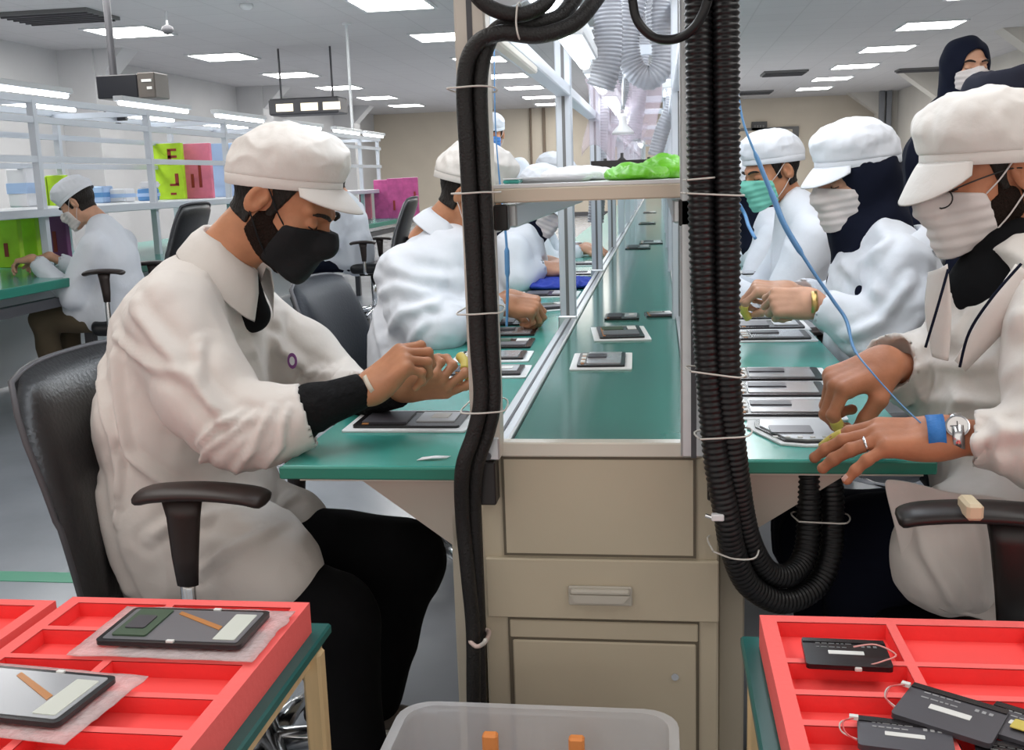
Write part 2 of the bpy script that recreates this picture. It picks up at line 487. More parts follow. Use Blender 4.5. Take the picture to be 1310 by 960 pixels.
def mesh_obj(name, pos, Q, m, parent=None, local=False, smooth=True):
    me = bpy.data.meshes.new(name)
    pos = np.asarray(pos, float)
    if parent is not None and not local:
        o = origin_of(parent); pos = pos - np.array([o.x, o.y, o.z])
    me.vertices.add(len(pos)); me.vertices.foreach_set('co', pos.astype(np.float32).ravel())
    me.loops.add(Q.size); me.loops.foreach_set('vertex_index', Q.astype(np.int32).ravel())
    me.polygons.add(len(Q)); me.polygons.foreach_set('loop_start', np.arange(0, Q.size, 4, dtype=np.int32))
    me.update(calc_edges=True); me.validate()
    if smooth: me.polygons.foreach_set('use_smooth', np.ones(len(me.polygons), bool))
    me.materials.append(m)
    return put(bpy.data.objects.new(name, me), parent)

def join(parts):
    P = []; Qs = []; o = 0
    for p, q in parts:
        P.append(p); Qs.append(q + o); o += len(p)
    return np.concatenate(P), np.concatenate(Qs)

def V3(p): return np.array(p, float)

def cone(a, b, ra, rb, flat=None, fs=1.0):
    # capsule with two radii; flat = axis along which the section is scaled by fs
    a = V3(a); b = V3(b); ab = b - a; L2 = max(float(ab @ ab), 1e-12)
    R = max(ra, rb) * max(1.0, fs)
    lo = np.minimum(a, b) - R; hi = np.maximum(a, b) + R
    nrm_ = None
    if flat is not None:
        nrm_ = V3(flat); nrm_ = nrm_ - ab * (nrm_ @ ab) / L2; nrm_ = nrm_ / np.linalg.norm(nrm_)
    def fn(x, y, z):
        px = x - a[0]; py = y - a[1]; pz = z - a[2]
        t = np.clip((px*ab[0] + py*ab[1] + pz*ab[2]) / L2, 0, 1)
        qx = px - t*ab[0]; qy = py - t*ab[1]; qz = pz - t*ab[2]
        r = ra + (rb - ra) * t
        if nrm_ is not None:
            c = qx*nrm_[0] + qy*nrm_[1] + qz*nrm_[2]; k = (1/fs - 1)
            qx = qx + nrm_[0]*c*k; qy = qy + nrm_[1]*c*k; qz = qz + nrm_[2]*c*k
            return (np.sqrt(qx*qx + qy*qy + qz*qz) - r) * min(1.0, fs)
        return np.sqrt(qx*qx + qy*qy + qz*qz) - r
    return fn, lo, hi

def chain(F, pts, k=0.02, flat=None, fs=1.0):
    # pts: list of (point, radius)
    for (a, ra), (b, rb) in zip(pts, pts[1:]):
        F.add(cone(a, b, ra, rb, flat, fs), k)
    return F

def ell(c, r, R=None):
    c = V3(c); r = V3(r)
    m = max(r)
    Ri = None if R is None else np.array(R.inverted() if hasattr(R, 'inverted') else R)[:3,:3]
    def fn(x, y, z):
        px = x - c[0]; py = y - c[1]; pz = z - c[2]
        if Ri is not None:
            px, py, pz = (Ri[0,0]*px + Ri[0,1]*py + Ri[0,2]*pz, Ri[1,0]*px + Ri[1,1]*py + Ri[1,2]*pz, Ri[2,0]*px + Ri[2,1]*py + Ri[2,2]*pz)
        k0 = np.sqrt((px/r[0])**2 + (py/r[1])**2 + (pz/r[2])**2)
        k1 = np.sqrt((px/r[0]**2)**2 + (py/r[1]**2)**2 + (pz/r[2]**2)**2)
        return k0 * (k0 - 1) / np.maximum(k1, 1e-6)
    return fn, c - m, c + m

def rbox(c, s, r, R=None):
    c = V3(c); s = V3(s); m = float(np.linalg.norm(s))
    Ri = None if R is None else np.array(R.inverted())[:3,:3]
    def fn(x, y, z):
        px = x - c[0]; py = y - c[1]; pz = z - c[2]
        if Ri is not None:
            px, py, pz = (Ri[0,0]*px + Ri[0,1]*py + Ri[0,2]*pz, Ri[1,0]*px + Ri[1,1]*py + Ri[1,2]*pz, Ri[2,0]*px + Ri[2,1]*py + Ri[2,2]*pz)
        qx = np.abs(px) - s[0] + r; qy = np.abs(py) - s[1] + r; qz = np.abs(pz) - s[2] + r
        o = np.sqrt(np.maximum(qx,0)**2 + np.maximum(qy,0)**2 + np.maximum(qz,0)**2)
        return o + np.minimum(np.maximum(np.maximum(qx, qy), qz), 0) - r
    return fn, c - m, c + m

def plane(p, n):
    # negative on the side opposite to n
    p = V3(p); n = V3(n); n = n / np.linalg.norm(n)
    return lambda x, y, z: (x - p[0])*n[0] + (y - p[1])*n[1] + (z - p[2])*n[2]

# ------------------------------------------------------------------ the room
def floor_mat():
    m = mat('epoxy_floor', (0.30, 0.32, 0.355), 0.22, spec=0.5, bump=0.02, bscale=5, var=0.10, vscale=2.5)
    return m
def ceiling_mat():
    m = bpy.data.materials.new('ceiling_tiles'); m.use_nodes = True
    nt = m.node_tree; b = nt.nodes['Principled BSDF']; b.inputs['Roughness'].default_value = 0.9
    tc = nt.nodes.new('ShaderNodeTexCoord')
    br = nt.nodes.new('ShaderNodeTexBrick')
    br.offset = 0.0
    br.inputs['Scale'].default_value = 1.0
    br.inputs['Brick Width'].default_value = 0.62; br.inputs['Row Height'].default_value = 0.62
    br.inputs['Mortar Size'].default_value = 0.010
    br.inputs['Color1'].default_value = (0.60, 0.59, 0.60, 1); br.inputs['Color2'].default_value = (0.62, 0.61, 0.62, 1)
    br.inputs['Mortar'].default_value = (0.54, 0.53, 0.54, 1)
    nt.links.new(tc.outputs['Object'], br.inputs['Vector']); nt.links.new(br.outputs['Color'], b.inputs['Base Color'])
    return m
M['floor'] = floor_mat(); M['ceiling'] = ceiling_mat()
M['wall_warm'] = mat('warm_wall_paint', (0.64, 0.575, 0.48), 0.85, var=0.03, vscale=1.5)
M['wall_grey'] = mat('grey_wall_paint', (0.60, 0.60, 0.61), 0.85, var=0.03, vscale=1.5)
M['wall_right'] = mat('pale_wall_paint', (0.60, 0.575, 0.53), 0.85, var=0.03, vscale=1.5)
M['green_line'] = mat('green_floor_paint', (0.05, 0.30, 0.18), 0.35)
XL, XR, YB, YF, ZC = -8.55, 6.5, 32.0, -2.5, 3.2
def struct(name, mb, m, parent=None, **k):
    o = mb.build(name, m, parent, **k)
    if parent is None: o['kind'] = 'structure'
    return o
struct('floor', MB().box((XL - .1, YF, -0.1), (XR + .1, YB + .1, 0)), M['floor'])
struct('ceiling', MB().box((XL - .1, YF, ZC), (XR + .1, YB + .1, ZC + .1)), M['ceiling'])
struct('wall_back', MB().box((XL - .1, YB, 0), (XR + .1, YB + .1, ZC)), M['wall_warm'])
struct('wall_left', MB().box((XL - .1, YF, 0), (XL, YB, ZC)), M['wall_grey'])
struct('wall_right', MB().box((XR, YF, 0), (XR + .1, YB, ZC)), M['wall_right'])
n = 1
for y in (14.7, 21.3, 27.9):
    mb = MB(); mb.box((XL, y, 0), (XL + .55, y + .6, ZC))
    mb.prism([(XL + .55, ZC), (XL + .55, ZC - .45), (XL + 1.0, ZC)], 'y', y + .05, y + .5)
    struct('trim_%d' % n, mb, M['wall_grey']); n += 1
for y in (17.6, 24.6, 31.0):
    mb = MB(); mb.box((XR - .5, y, 0), (XR, y + .6, ZC))
    mb.prism([(XR - .5, ZC), (XR - .5, ZC - .6), (XR - 1.3, ZC)], 'y', y + .05, y + .5)
    struct('trim_%d' % n, mb, M['wall_right']); n += 1
struct('baseboard_back', MB().box((XL, YB - .03, 0), (XR, YB, .12)), M['dark_grey'])
# green lane line painted on the floor
ln = MB().box((-6.2, 2.9, 0.0), (-1.35, 2.98, 0.002)).build('trim_%d' % n, M['green_line']); ln['kind'] = 'structure'; n += 1

# ceiling light panels
def light_panel():
    t = thing('ceiling_light', 'recessed square ceiling light panel glowing white', 'ceiling light', (0, 0, ZC))
    MB().box((-.40, -.42, -.015), (.40, .42, -.004)).build('diffuser', M['panel_light'], t, local=True)
    f = MB()
    f.box((-.44, -.46, -.02), (-.40, .46, 0)); f.box((.40, -.46, -.02), (.44, .46, 0))
    f.box((-.40, -.46, -.02), (.40, -.42, 0)); f.box((-.40, .42, -.02), (.40, .46, 0))
    f.build('frame', M['white_paint'], t, local=True)
    return t
lp0 = light_panel(); used = False
WHERE = {-6.7: 'of the row over the left shelving', -3.0: 'of the row left of the line',
         0.55: 'of those above the ducts', 3.94: 'of the row right of the line'}
ORD = ['nearest', 'second nearest', 'third nearest', 'fourth nearest', 'fifth nearest', 'sixth nearest', 'seventh nearest', 'eighth nearest']
ROWS = {-6.7: [13.3, 16.3, 19.4, 22.4, 25.5, 28.5], -3.0: [12.3, 15.3, 18.4, 21.5, 24.5, 27.6, 30.4],
        0.55: [9.2, 12.3, 18.4, 24.5], 3.94: [13.9, 16.8, 19.8, 22.9, 25.8, 28.7]}
for x, ys in ROWS.items():
    for i, y in enumerate(ys):
        lab = 'glowing white ceiling panel, %s %s' % (ORD[i], WHERE[x])
        if not used: lp0.location = (x, y, ZC); lp0['label'] = lab; lp0['group'] = 'glowing ceiling panels'; used = True
        else: dup(lp0, (x, y, ZC), label=lab, group='glowing ceiling panels')

# ceiling vents, detector, hanging units
for k, (c, w, d, lab) in enumerate([((-6.794, 11.821, 3.190), 1.1, .75, 'dark slatted ceiling vent at the upper left'), ((2.629, 23.653, 3.190), .9, .9, 'dark slit ceiling vent beside the right light row'),
                      ((2.487, 29.127, 3.190), .9, .9, 'distant ceiling vent left of the farthest right panel'), ((5.651, 24.275, 3.190), 1.2, .5, 'dark ceiling vent left of the hijab wearing woman')]):
    t = thing('ceiling_vent', lab, 'vent', (c[0], c[1], ZC), 'ceiling vents')
    MB().box((-w/2, -d/2, -.04), (w/2, d/2, 0)).build('backing', M['vent'], t, local=True)
    s = MB()
    for i in range(6): s.box((-w/2 + .03, -d/2 + .06 + i*d*.8/5, -.06), (w/2 - .03, -d/2 + .09 + i*d*.8/5, -.03))
    s.build('slat', M['dark_grey'], t, local=True)
t = thing('smoke_detector', 'small round smoke detector on the ceiling, top left', 'detector', (-4.548, 11.828, 3.200))
MB().lathe([(.07, 0), (.075, -.03), (.04, -.06), (.0, -.065)]).build('housing', M['white_plastic'], t, local=True, smooth=True)
t = thing('ceiling_camera', 'small white dome camera hanging under the ceiling near the left panels', 'camera', (-5.579, 12.000, 2.738))
t.location.z = ZC
MB().cyl((0, 0, 0), (0, 0, -.16), .012).build('stem', M['white_plastic'], t, local=True)
MB().lathe([(.02, -.15), (.06, -.17), (.07, -.21), (.04, -.25), (0, -.26)], n=16).build('dome', M['dark_grey'], t, local=True, smooth=True)

# hanging black monitor box upper left
c = (-5.119, 10.000, 2.196)
t = thing('hanging_monitor', 'black box monitor hung from the ceiling above the left shelving', 'monitor', c)
MB().box((-.26, -.1, -.12), (.16, .2, .10), .01).build('screen', M['dark_screen'], t, local=True)
MB().box((.16, -.1, -.13), (.34, .2, .11), .01).build('control_panel', mat('brown_grey_panel', (.10, .085, .075), .4), t, local=True)
mb = MB()
for i in range(2): mb.box((.21 + .05*i, -.112, .02 - .07*i), (.31, -.1, .045 - .07*i))
mb.build('indicator', M['label_white'], t, local=True)
MB().cyl((-.15, .05, .10), (-.15, .05, ZC - c[2]), .035).build('ceiling_pole', M['dark_grey'], t, local=True)
c = (-4.200, 7.992, 1.770)
t = thing('small_monitor', 'small black screen fixed to the left shelving below the hanging monitor', 'monitor', c)
MB().box((-.09, -.03, -.035), (.09, .01, .045), .006).build('screen', M['dark_screen'], t, local=True)
MB().box((-.017, .005, -.060), (.017, .03, -.02)).build('bracket', M['dark_grey'], t, local=True)
# air handling unit
c = (-5.116, 15.500, 2.321)
t = thing('air_unit', 'long grey air unit with openings made to glow hung under the ceiling', 'air conditioner', c)
MB().box((-.62, 0, -.10), (.45, .5, .14), .02).build('casing', M['dark_grey'], t, local=True)
mb = MB()
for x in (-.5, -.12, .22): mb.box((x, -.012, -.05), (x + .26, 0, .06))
mb.build('opening', mat('warm_opening', (.6, .55, .45), .4, emit=1.2, emit_col=(1, .9, .7)), t, local=True)  # glow added for light caught on the mirror-like panels, no lamp inside
for x in (-.5, .3): MB().cyl((x, .25, .14), (x, .25, ZC - c[2]), .015).build('hanger_rod', M['dark_grey'], t, local=True)
# thin white pole, pipes, signs on back wall
c = (-3.923, 13.600, 2.033)
t = thing('white_pole', 'thin white pole from ceiling to the end of the left shelving', 'pole', (c[0], 13.6, 1.75))
MB().cyl((0, 0, 0), (0, 0, ZC - 1.75), .018).build('tube', M['white_paint'], t, local=True)
MB().lathe([(.06, ZC - 1.77), (.06, ZC - 1.75)]).build('ceiling_flange', M['white_paint'], t, local=True)
for px, w in ((679, .06), (696, .09)):
    c = (-3.767, 31.900, 2.259) if px == 679 else (-3.370, 31.900, 2.245)
    tag(MB().box((c[0] - w/2, 31.9, 0), (c[0] + w/2, 32.0, 3.2), .01).build('wall_pipe', mat('brown_pipe', (.20, .15, .11), .6)),
        'brown vertical pipe on far wall, %s one of the pair' % ('left' if px == 679 else 'right'), 'pipe', 'pipes on the far wall')
for px in (1127, 1136):
    c = (6.055, 31.000, 2.923) if px == 1127 else (6.241, 31.000, 2.915)
    tag(MB().box((c[0] - .07, 30.8, 0), (c[0] + .07, 30.95, 3.2), .01).build('wall_pipe', mat('grey_pipe', (.22, .23, .25), .5)),
        'grey vertical pipe at far right corner, %s one' % ('left' if px == 1127 else 'right'), 'pipe', 'grey pipes at far right corner')
a = (2.667, 31.900, 2.288); b = (3.083, 31.900, 2.536)
t = thing('wall_sign', 'small dark rectangular sign high on the far wall', 'sign', ((a[0]+b[0])/2, 31.95, (a[2]+b[2])/2))
MB().box((-.22, -.03, -.14), (.22, .04, .14)).build('plate', M['dark_screen'], t, local=True)
mb = MB()
for i in range(4): mb.box((-.15 + .08*i, -.035, -.03), (-.10 + .08*i, -.03, .04))
mb.build('lettering', M['vent'], t, local=True)
a = (3.800, 31.900, 1.541); b = (3.175, 31.900, 2.225)
t = thing('wall_board', 'grey framed notice board on the far wall behind the green masked man', 'board', ((a[0]+b[0])/2 - .4, 31.95, (a[2]+b[2])/2))
MB().box((-.9, -.03, -.5), (.9, .04, .5)).build('frame', M['vent'], t, local=True)
MB().box((-.8, -.04, -.42), (.72, -.03, .42)).build('sheet', M['wall_warm'], t, local=True)

# ------------------------------------------------------------------ shelving line on the left
t = thing('background_workbench', 'long green topped workbench of the left hand line', 'workbench', (-3.6, 8.6, 0))
MB().box((-4.5, 4.0, .715), (-3.12, 13.3, .75), .006).build('tabletop', M['green_mat'], t)
MB().box((-3.13, 4.0, .705), (-3.105, 13.3, .752), .004).build('edge_band', M['green_edge'], t)
MB().box((-3.22, 4.0, .60), (-3.17, 13.3, .65)).build('rail', M['dark_grey'], t)
for i, y in enumerate((4.2, 5.55, 7.2, 9.0, 11.0, 13.1)):
    MB().box((-3.24, y, 0), (-3.19, y + .05, .715)).build('leg', M['dark_grey'], t)
MB().box((-4.1, 4.0, .03), (-4.0, 13.3, .70)).build('back_panel', M['white_paint'], t)
t = thing('shelf_frame', 'pale aluminium profile frame holding lamps above the left workbench', 'shelf frame', (-3.8, 9, .75))
for y in (4.4, 5.7, 7.07, 8.4, 9.8, 11.2, 12.4, 13.2):
    MB().box((-3.52, y - .02, .75), (-3.48, y + .02, 1.72)).build('post', M['alu_white'], t)
for y in (5.0, 7.12, 8.9, 10.6, 12.3, 13.25):
    MB().box((-4.22, y - .02, .75), (-4.18, y + .02, 1.74)).build('post', M['alu_white'], t)
for x, z in ((-3.5, 1.61), (-3.5, 1.39), (-3.5, 1.72), (-4.2, 1.58), (-4.2, 1.38), (-4.2, 1.74)):
    MB().box((x - .018, 4.2, z - .018), (x + .018, 13.3, z + .018)).build('rail', M['alu_white'], t)
for y in (5.7, 7.07, 8.4, 9.8, 11.2, 13.2):
    MB().box((-4.2, y - .018, 1.70), (-3.5, y + .018, 1.736)).build('cross_rail', M['alu_white'], t)
MB().box((-4.22, 4.2, 1.09), (-3.44, 13.3, 1.11), .004).build('shelf', M['white_paint'], t)
MB().box((-3.45, 4.2, 1.065), (-3.42, 13.3, 1.112), .004).build('shelf_lip', M['alu_white'], t)
def strip_light(L):
    t = thing('strip_light', 'x', 'strip light', (0, 0, 0))
    MB().box((-.035, -L/2, .012), (.035, L/2, .045), .004).build('housing', M['white_paint'], t, local=True)
    MB().tube([(0, -L/2 + .02, 0), (0, L/2 - .02, 0)], .016, 8).build('tube', M['led'], t, local=True)
    return t
for i, (a, b) in enumerate([(4.7, 6.1), (6.7, 7.75), (8.25, 9.3), (9.9, 10.95), (11.4, 12.4), (12.6, 13.5)]):
    s = strip_light(b - a); s.location = (-3.5, (a + b)/2, 1.765); s['group'] = 'strip lights of the left line'
    s['label'] = 'glowing strip light on front rail of left shelving, %s' % ORD[i]
for i, (a, b) in enumerate([(6.3, 7.4), (7.9, 9.0), (9.6, 10.7), (11.2, 12.3)]):
    s = strip_light(b - a); s.location = (-4.2, (a + b)/2, 1.785); s['group'] = 'strip lights of the left line'
    s['label'] = 'glowing strip light on rear rail of left shelving, %s' % ORD[i]

def card(p0, p1, Xx, z0, m, name, lab, cat, marks=True, group=None, depth=.05):
    # upright folder standing lengthwise along the shelf, facing the aisle
    t = thing(name, lab, cat, (Xx, (p0 + p1)/2, z0), group)
    return t
def folder(x0, x1, y, z0, z1, m, lab, mark=None, nm='document_folder', cat='folder', group='coloured folders on the left shelving'):
    t = thing(nm, lab, cat, ((x0 + x1)/2, y, z0), group)
    w = (x1 - x0)/2; h = z1 - z0
    MB().box((-w, -.02, 0), (w, .03, h), .004).build('cover', m, t, local=True)
    MB().box((-w + .006, -.012, h - .002), (w - .006, .022, h + .004)).build('pages', M['paper'], t, local=True)
    if mark == 'E':
        mb = MB(); a = .1*w
        mb.box((a, -.024, h*.62), (a + .03, -.02, h*.88)); 
        for zz in (.62, .74, .86): mb.box((a, -.024, h*zz), (a + .08, -.02, h*zz + .02))
        mb.build('printed_mark', M['dark_red'], t, local=True); mb = MB()
        mb.box((a + .05, -.024, h*.26), (a + .08, -.02, h*.46)); mb.box((a, -.024, h*.24), (a + .08, -.02, h*.28))
        mb.build('printed_mark', M['dark_red'], t, local=True); mb = MB()
        mb.box((a, -.024, h*.08), (a + .05, -.02, h*.12))
        mb.build('printed_mark', M['dark_red'], t, local=True)
    elif mark:
        for q in range(mark):
            MB().box((-w*.3 + q*.07, -.024, h*.2), (-w*.3 + q*.07 + .025, -.02, h*(.45 + .2*(q % 2)))).build('printed_mark', M['dark_red'], t, local=True)
    return t
def fold_px(a, b, Y, m, lab, mark=None, **k):
    # a = lower left corner, b = upper right corner in the world at depth Y
    folder(min(a[0], b[0]), max(a[0], b[0]), Y, 1.1105 if a[2] > 1.0 else .7505, b[2], m, lab, mark, **k)
fold_px((-4.347, 7.000, 1.153), (-4.227, 7.000, 1.312), 7.0, M['lime'], 'lime folder at far left of the upper shelf')
fold_px((-4.241, 7.000, 1.150), (-4.098, 7.000, 1.318), 7.0, M['lime'], 'lime folder with a red mark left of the capped background worker', 1)
fold_px((-4.238, 8.600, 1.143), (-3.965, 8.600, 1.575), 8.6, M['lime'], 'tall lime folder with dark letter marks, left of the pink folder', 'E')
fold_px((-4.062, 8.750, 1.141), (-3.782, 8.750, 1.572), 8.75, M['pink'], 'tall pink folder with red marks next to the lime one', 2)
fold_px((-4.110, 9.500, 1.141), (-3.865, 9.500, 1.595), 9.5, M['pale_blue'], 'pale blue folder right of the tall pink folder')
fold_px((-4.072, 6.100, 0.739), (-3.917, 6.100, 1.087), 6.1, M['lime'], 'lime folder under the shelf at the left photo edge', 1)
fold_px((-4.046, 6.300, 0.735), (-3.922, 6.300, 1.080), 6.3, M['lime'], 'narrow lime folder under the shelf beside the purple panel')
fold_px((-4.151, 6.600, 0.696), (-3.894, 6.600, 1.053), 6.6, M['purple'], 'purple folder behind the background worker’s hands', 2)
fold_px((-3.491, 12.900, 0.866), (-3.312, 12.900, 1.223), 12.9, M['magenta'], 'magenta folder, leftmost at the far end of the left bench')
fold_px((-3.322, 12.900, 0.861), (-3.123, 12.900, 1.236), 12.9, M['magenta'], 'magenta folder, middle one at the far end of the left bench', 1)
fold_px((-3.124, 12.900, 0.856), (-2.936, 12.900, 1.240), 12.9, M['magenta'], 'magenta folder, rightmost at the far end of the left bench', 2)
fold_px((-3.681, 12.900, 0.862), (-3.538, 12.900, 1.078), 12.9, M['pink'], 'small pink folder behind the magenta ones at bench end')
# packages on the shelf
def carton(a, b, Y, m, m2, lab, grp='packages on the left shelf'):
    x0, x1 = sorted((a[0], b[0])); z0 = a[2] if 'stacked' in lab else 1.1105; h = b[2] - z0; w = (x1 - x0)/2
    t = thing('small_package', lab, 'package', ((x0 + x1)/2, Y, z0), grp)
    MB().box((-w, -.08, 0), (w, .08, h), .01).build('wrapper', m, t, local=True)
    MB().box((-w - .002, -.084, h*.35), (w + .002, .084, h*.62)).build('band', m2, t, local=True)
carton((-4.304, 6.700, 1.154), (-4.163, 6.700, 1.367), 6.7, M['paper'], M['pale_blue'], 'white striped package at far left on upper shelf')
carton((-4.268, 7.600, 1.136), (-4.118, 7.600, 1.236), 7.6, M['pale_blue'], M['mid_blue'], 'pale blue package just right of background worker’s cap')
carton((-4.177, 7.700, 1.137), (-3.996, 7.700, 1.214), 7.7, M['paper'], M['pale_blue'], 'white and blue package, middle of the upper shelf')
carton((-4.157, 8.200, 1.130), (-4.041, 8.200, 1.208), 8.2, M['mid_blue'], M['pale_blue'], 'blue package left of the tall lime folder')
carton((-4.128, 8.200, 1.211), (-4.036, 8.200, 1.264), 8.2, M['paper'], M['paper'], 'small white box stacked behind the blue package')

# ------------------------------------------------------------------ the assembly line
Y0 = 1.58
t = thing('line_cabinet', 'beige metal end cabinet with drawer and door under the conveyor belt', 'cabinet', (-.1, 1.9, 0))
mb = MB(); mb.box((-.283, Y0 + .004, 0), (.088, 2.2, .770), .003); mb.build('body', M['beige'], t)
mb = MB(); mb.box((-.245, Y0, .612), (.050, Y0 + .004, .768), .0015); mb.build('upper_panel', M['beige'], t)
MB().box((-.248, Y0 + .0005, .609), (.053, Y0 + .0045, .771)).build('panel_groove', M['beige_dark'], t)
dr = MB().box((-.278, Y0 - .006, .506), (.088, Y0 + .004, .606), .002).build('drawer', M['beige'], t)
h = MB()
h.box((-.146, Y0 - .012, .532), (-.046, Y0 - .006, .564), .002)
h.box((-.143, Y0 - .022, .553), (-.049, Y0 - .010, .562), .003)
h.prism([(-.143, .553), (-.135, .540), (-.060, .540), (-.049, .553)], 'y', Y0 - .021, Y0 - .017)
h.build('handle', mat('handle_grey_beige', (.50, .47, .41), .35), dr)
MB().box((-.246, Y0 + .0015, .0), (.058, Y0 + .0045, .503)).build('frame_groove', M['beige_dark'], t)
MB().box((-.243, Y0, .470), (.056, Y0 + .004, .500), .0015).build('front_rail', M['beige'], t)
d_ = MB().box((-.239, Y0 - .002, .05), (.053, Y0 + .004, .466), .002).build('door', M['beige'], t)
MB().tube([(.02, Y0 - .001, .412), (.02, Y0 - .005, .412)], .006, 12).build('lock', M['chrome'], d_)
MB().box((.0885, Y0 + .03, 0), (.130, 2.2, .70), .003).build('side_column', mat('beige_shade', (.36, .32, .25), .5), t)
MB().box((-.343, Y0 + .05, 0), (-.300, 2.2, .66), .003).build('side_column', mat('beige_side', (.50, .46, .38), .5), t)

t = thing('conveyor', 'long green conveyor belt running down the middle of the line', 'conveyor', (-.1, 10, .78))
MB().box((-.237, 1.60, .776), (.045, 24.0, .784), .002).build('belt', M['belt'], t)
MB().box((-.247, Y0 - .004, .772), (.052, 1.602, .795), .002).build('end_cover', M['beige_light'], t)
for s, (x0, x1) in enumerate(((-.275, -.238), (.046, .080))):
    r = MB(); r.box((x0, 1.60, .735), (x1, 24, .792), .003); ro = r.build('side_rail', M['alu'], t)
    g = MB(); g.box(((x0 + x1)/2 - .002, 1.602, .7925), ((x0 + x1)/2 + .003, 24, .7935)); g.build('slot', M['dark_grey'], ro)
MB().box((-.23, 2.2, .0), (.04, 23.8, .77)).build('under_panel', M['beige'], t)

def bench(x0, x1, y0, lab, br):
    t = thing('workbench', lab, 'workbench', ((x0 + x1)/2, y0 + 4, 0))
    MB().box((x0, y0, .732), (x1, 20, .752), .003).build('tabletop', M['green_mat'], t)
    MB().box((x0 - .002, y0 - .004, .730), (x1 + .002, y0 + .002, .7505), .002).build('edge_band', M['green_edge'], t)
    MB().box((x0 + .02, y0 + .03, .718), (x1 - .01, 20, .731)).build('rail', M['beige_light'], t)
    for y in (y0 + .04, 3.6, 5.6, 7.6, 9.6, 12, 15, 18):
        MB().prism(br, 'y', y, y + .004).build('bracket', M['bracket_grey'], t)
    xo = x1 - .03 if x0 < 0 else x0 + .015
    for y in (3.6, 5.6, 7.6, 9.6, 12, 15, 18):
        MB().box((xo - .02, y, 0), (xo + .02, y + .04, .718)).build('leg', M['beige'], t)
    return t
bench(-.612, -.276, 1.590, 'green topped workbench strip left of the conveyor with beige bracket', [(-.50, .724), (-.30, .724), (-.30, .585), (-.335, .602)])
bench(.081, .418, 1.640, 'green topped workbench strip right of the conveyor with beige bracket', [(.100, .735), (.288, .735), (.285, .712), (.135, .612), (.100, .612)])

# aluminium frame over the line
t = thing('aluminium_gantry', 'aluminium profile gantry standing along both sides of the conveyor', 'frame', (-.1, 6, .78))
def profile_post(x0, x1, y, z0, z1, m, w=.045):
    p = MB().box((x0, y, z0), (x1, y + w, z1), .003).build('post', m, t)
    xm = (x0 + x1)/2; g = MB()
    g.box((xm - .004, y - .0008, z0), (xm + .004, y + .001, z1)); g.build('slot', M['dark_grey'], p)
    return p
profile_post(-.288, -.243, 1.545, .776, 1.95, M['steel_pale'])
profile_post(.030, .068, 1.560, .776, 1.95, M['alu'])
for y in (3.05, 4.55, 6.05, 7.55, 9.05, 10.6, 12.2, 14, 16, 18, 20):
    for x in (-.288, .035):
        p = MB().box((x, y, .752), (x + .045, y + .045, 1.80), .003).build('post', M['alu_white'], t)
        if y < 6.5: MB().box((x + .018, y - .001, .76), (x + .027, y + .001, 1.79)).build('slot', M['vent'], p)
for (x0, x1, y) in ((-.287, -.251, 1.538), (.070, .098, 1.572)):
    MB().box((x0, y, .705), (x1, y + .04, .774), .002).build('corner_bracket', M['plastic_black'], t)
MB().box((-.287, 1.540, .776), (-.244, 1.546, .812), .002).build('foot_plate', M['alu'], t)
for z in (.783, .803):
    MB().tube([(-.262, 1.542, z), (-.262, 1.536, z)], .006, 10).build('bolt', M['dark_grey'], t)
for y in (3.03, 4.53):
    MB().box((-.292, y, .752), (-.239, y + .02, .80), .003).build('foot_plate', M['alu'], t)
for x in (-.265, .058):
    MB().box((x - .02, 1.6, 1.42), (x + .02, 20, 1.45), .003).build('beam', M['alu_white'], t)
    MB().box((x - .015, 1.6, 1.70), (x + .015, 20, 1.74), .003).build('beam', M['alu_white'], t)
for y in (3.05, 4.55, 6.05, 7.55, 9.05, 12.2, 16, 20):
    MB().box((-.26, y, 1.68), (.06, y + .04, 1.72), .003).build('cross_beam', M['alu_white'], t)
# mounting plate near top left and inner brackets below the shelf
MB().slab([(-.243, 1.60, 1.435), (-.13, 1.60, 1.475), (-.13, 1.60, 1.50), (-.243, 1.60, 1.48)], (0, .012, 0)).build('mounting_plate', M['alu_white'], t)
MB().box((-.262, 1.6, 1.405), (-.242, 2.2, 1.42), .003).build('inner_rail', M['steel_pale'], t)

t = thing('overhead_shelf', 'beige edged shelf spanning the posts above the conveyor', 'shelf', (-.1, 1.7, 1.17))
MB().box((-.244, 1.572, 1.163), (.050, 1.60, 1.184), .002).build('front_rail', mat('cream_wood_edge', (.66, .58, .47), .5), t)
MB().box((-.244, 1.575, 1.184), (.050, 3.02, 1.190), .001).build('shelf_board', M['white_plastic'], t)
for x in (-.243, .020):
    MB().box((x, 1.60, 1.125), (x + .03, 3.03, 1.160), .003).build('side_beam', M['alu'], t)
for (x0, x1) in ((-.243, -.222), (.028, .046)):
    MB().box((x0, 1.560, 1.123), (x1, 1.585, 1.161), .002).build('corner_bracket', M['plastic_black'], t)

# second shelf run further down the line (things seen through the frame)
t = thing('rear_shelf', 'pale shelf run further down above the conveyor', 'shelf', (-.1, 5, 1.17))
MB().box((-.244, 3.12, 1.170), (.055, 12.0, 1.186), .001).build('shelf_board', M['white_plastic'], t)
for x in (-.243, .033): MB().box((x, 3.12, 1.13), (x + .025, 12.0, 1.17), .003).build('side_beam', M['alu'], t)

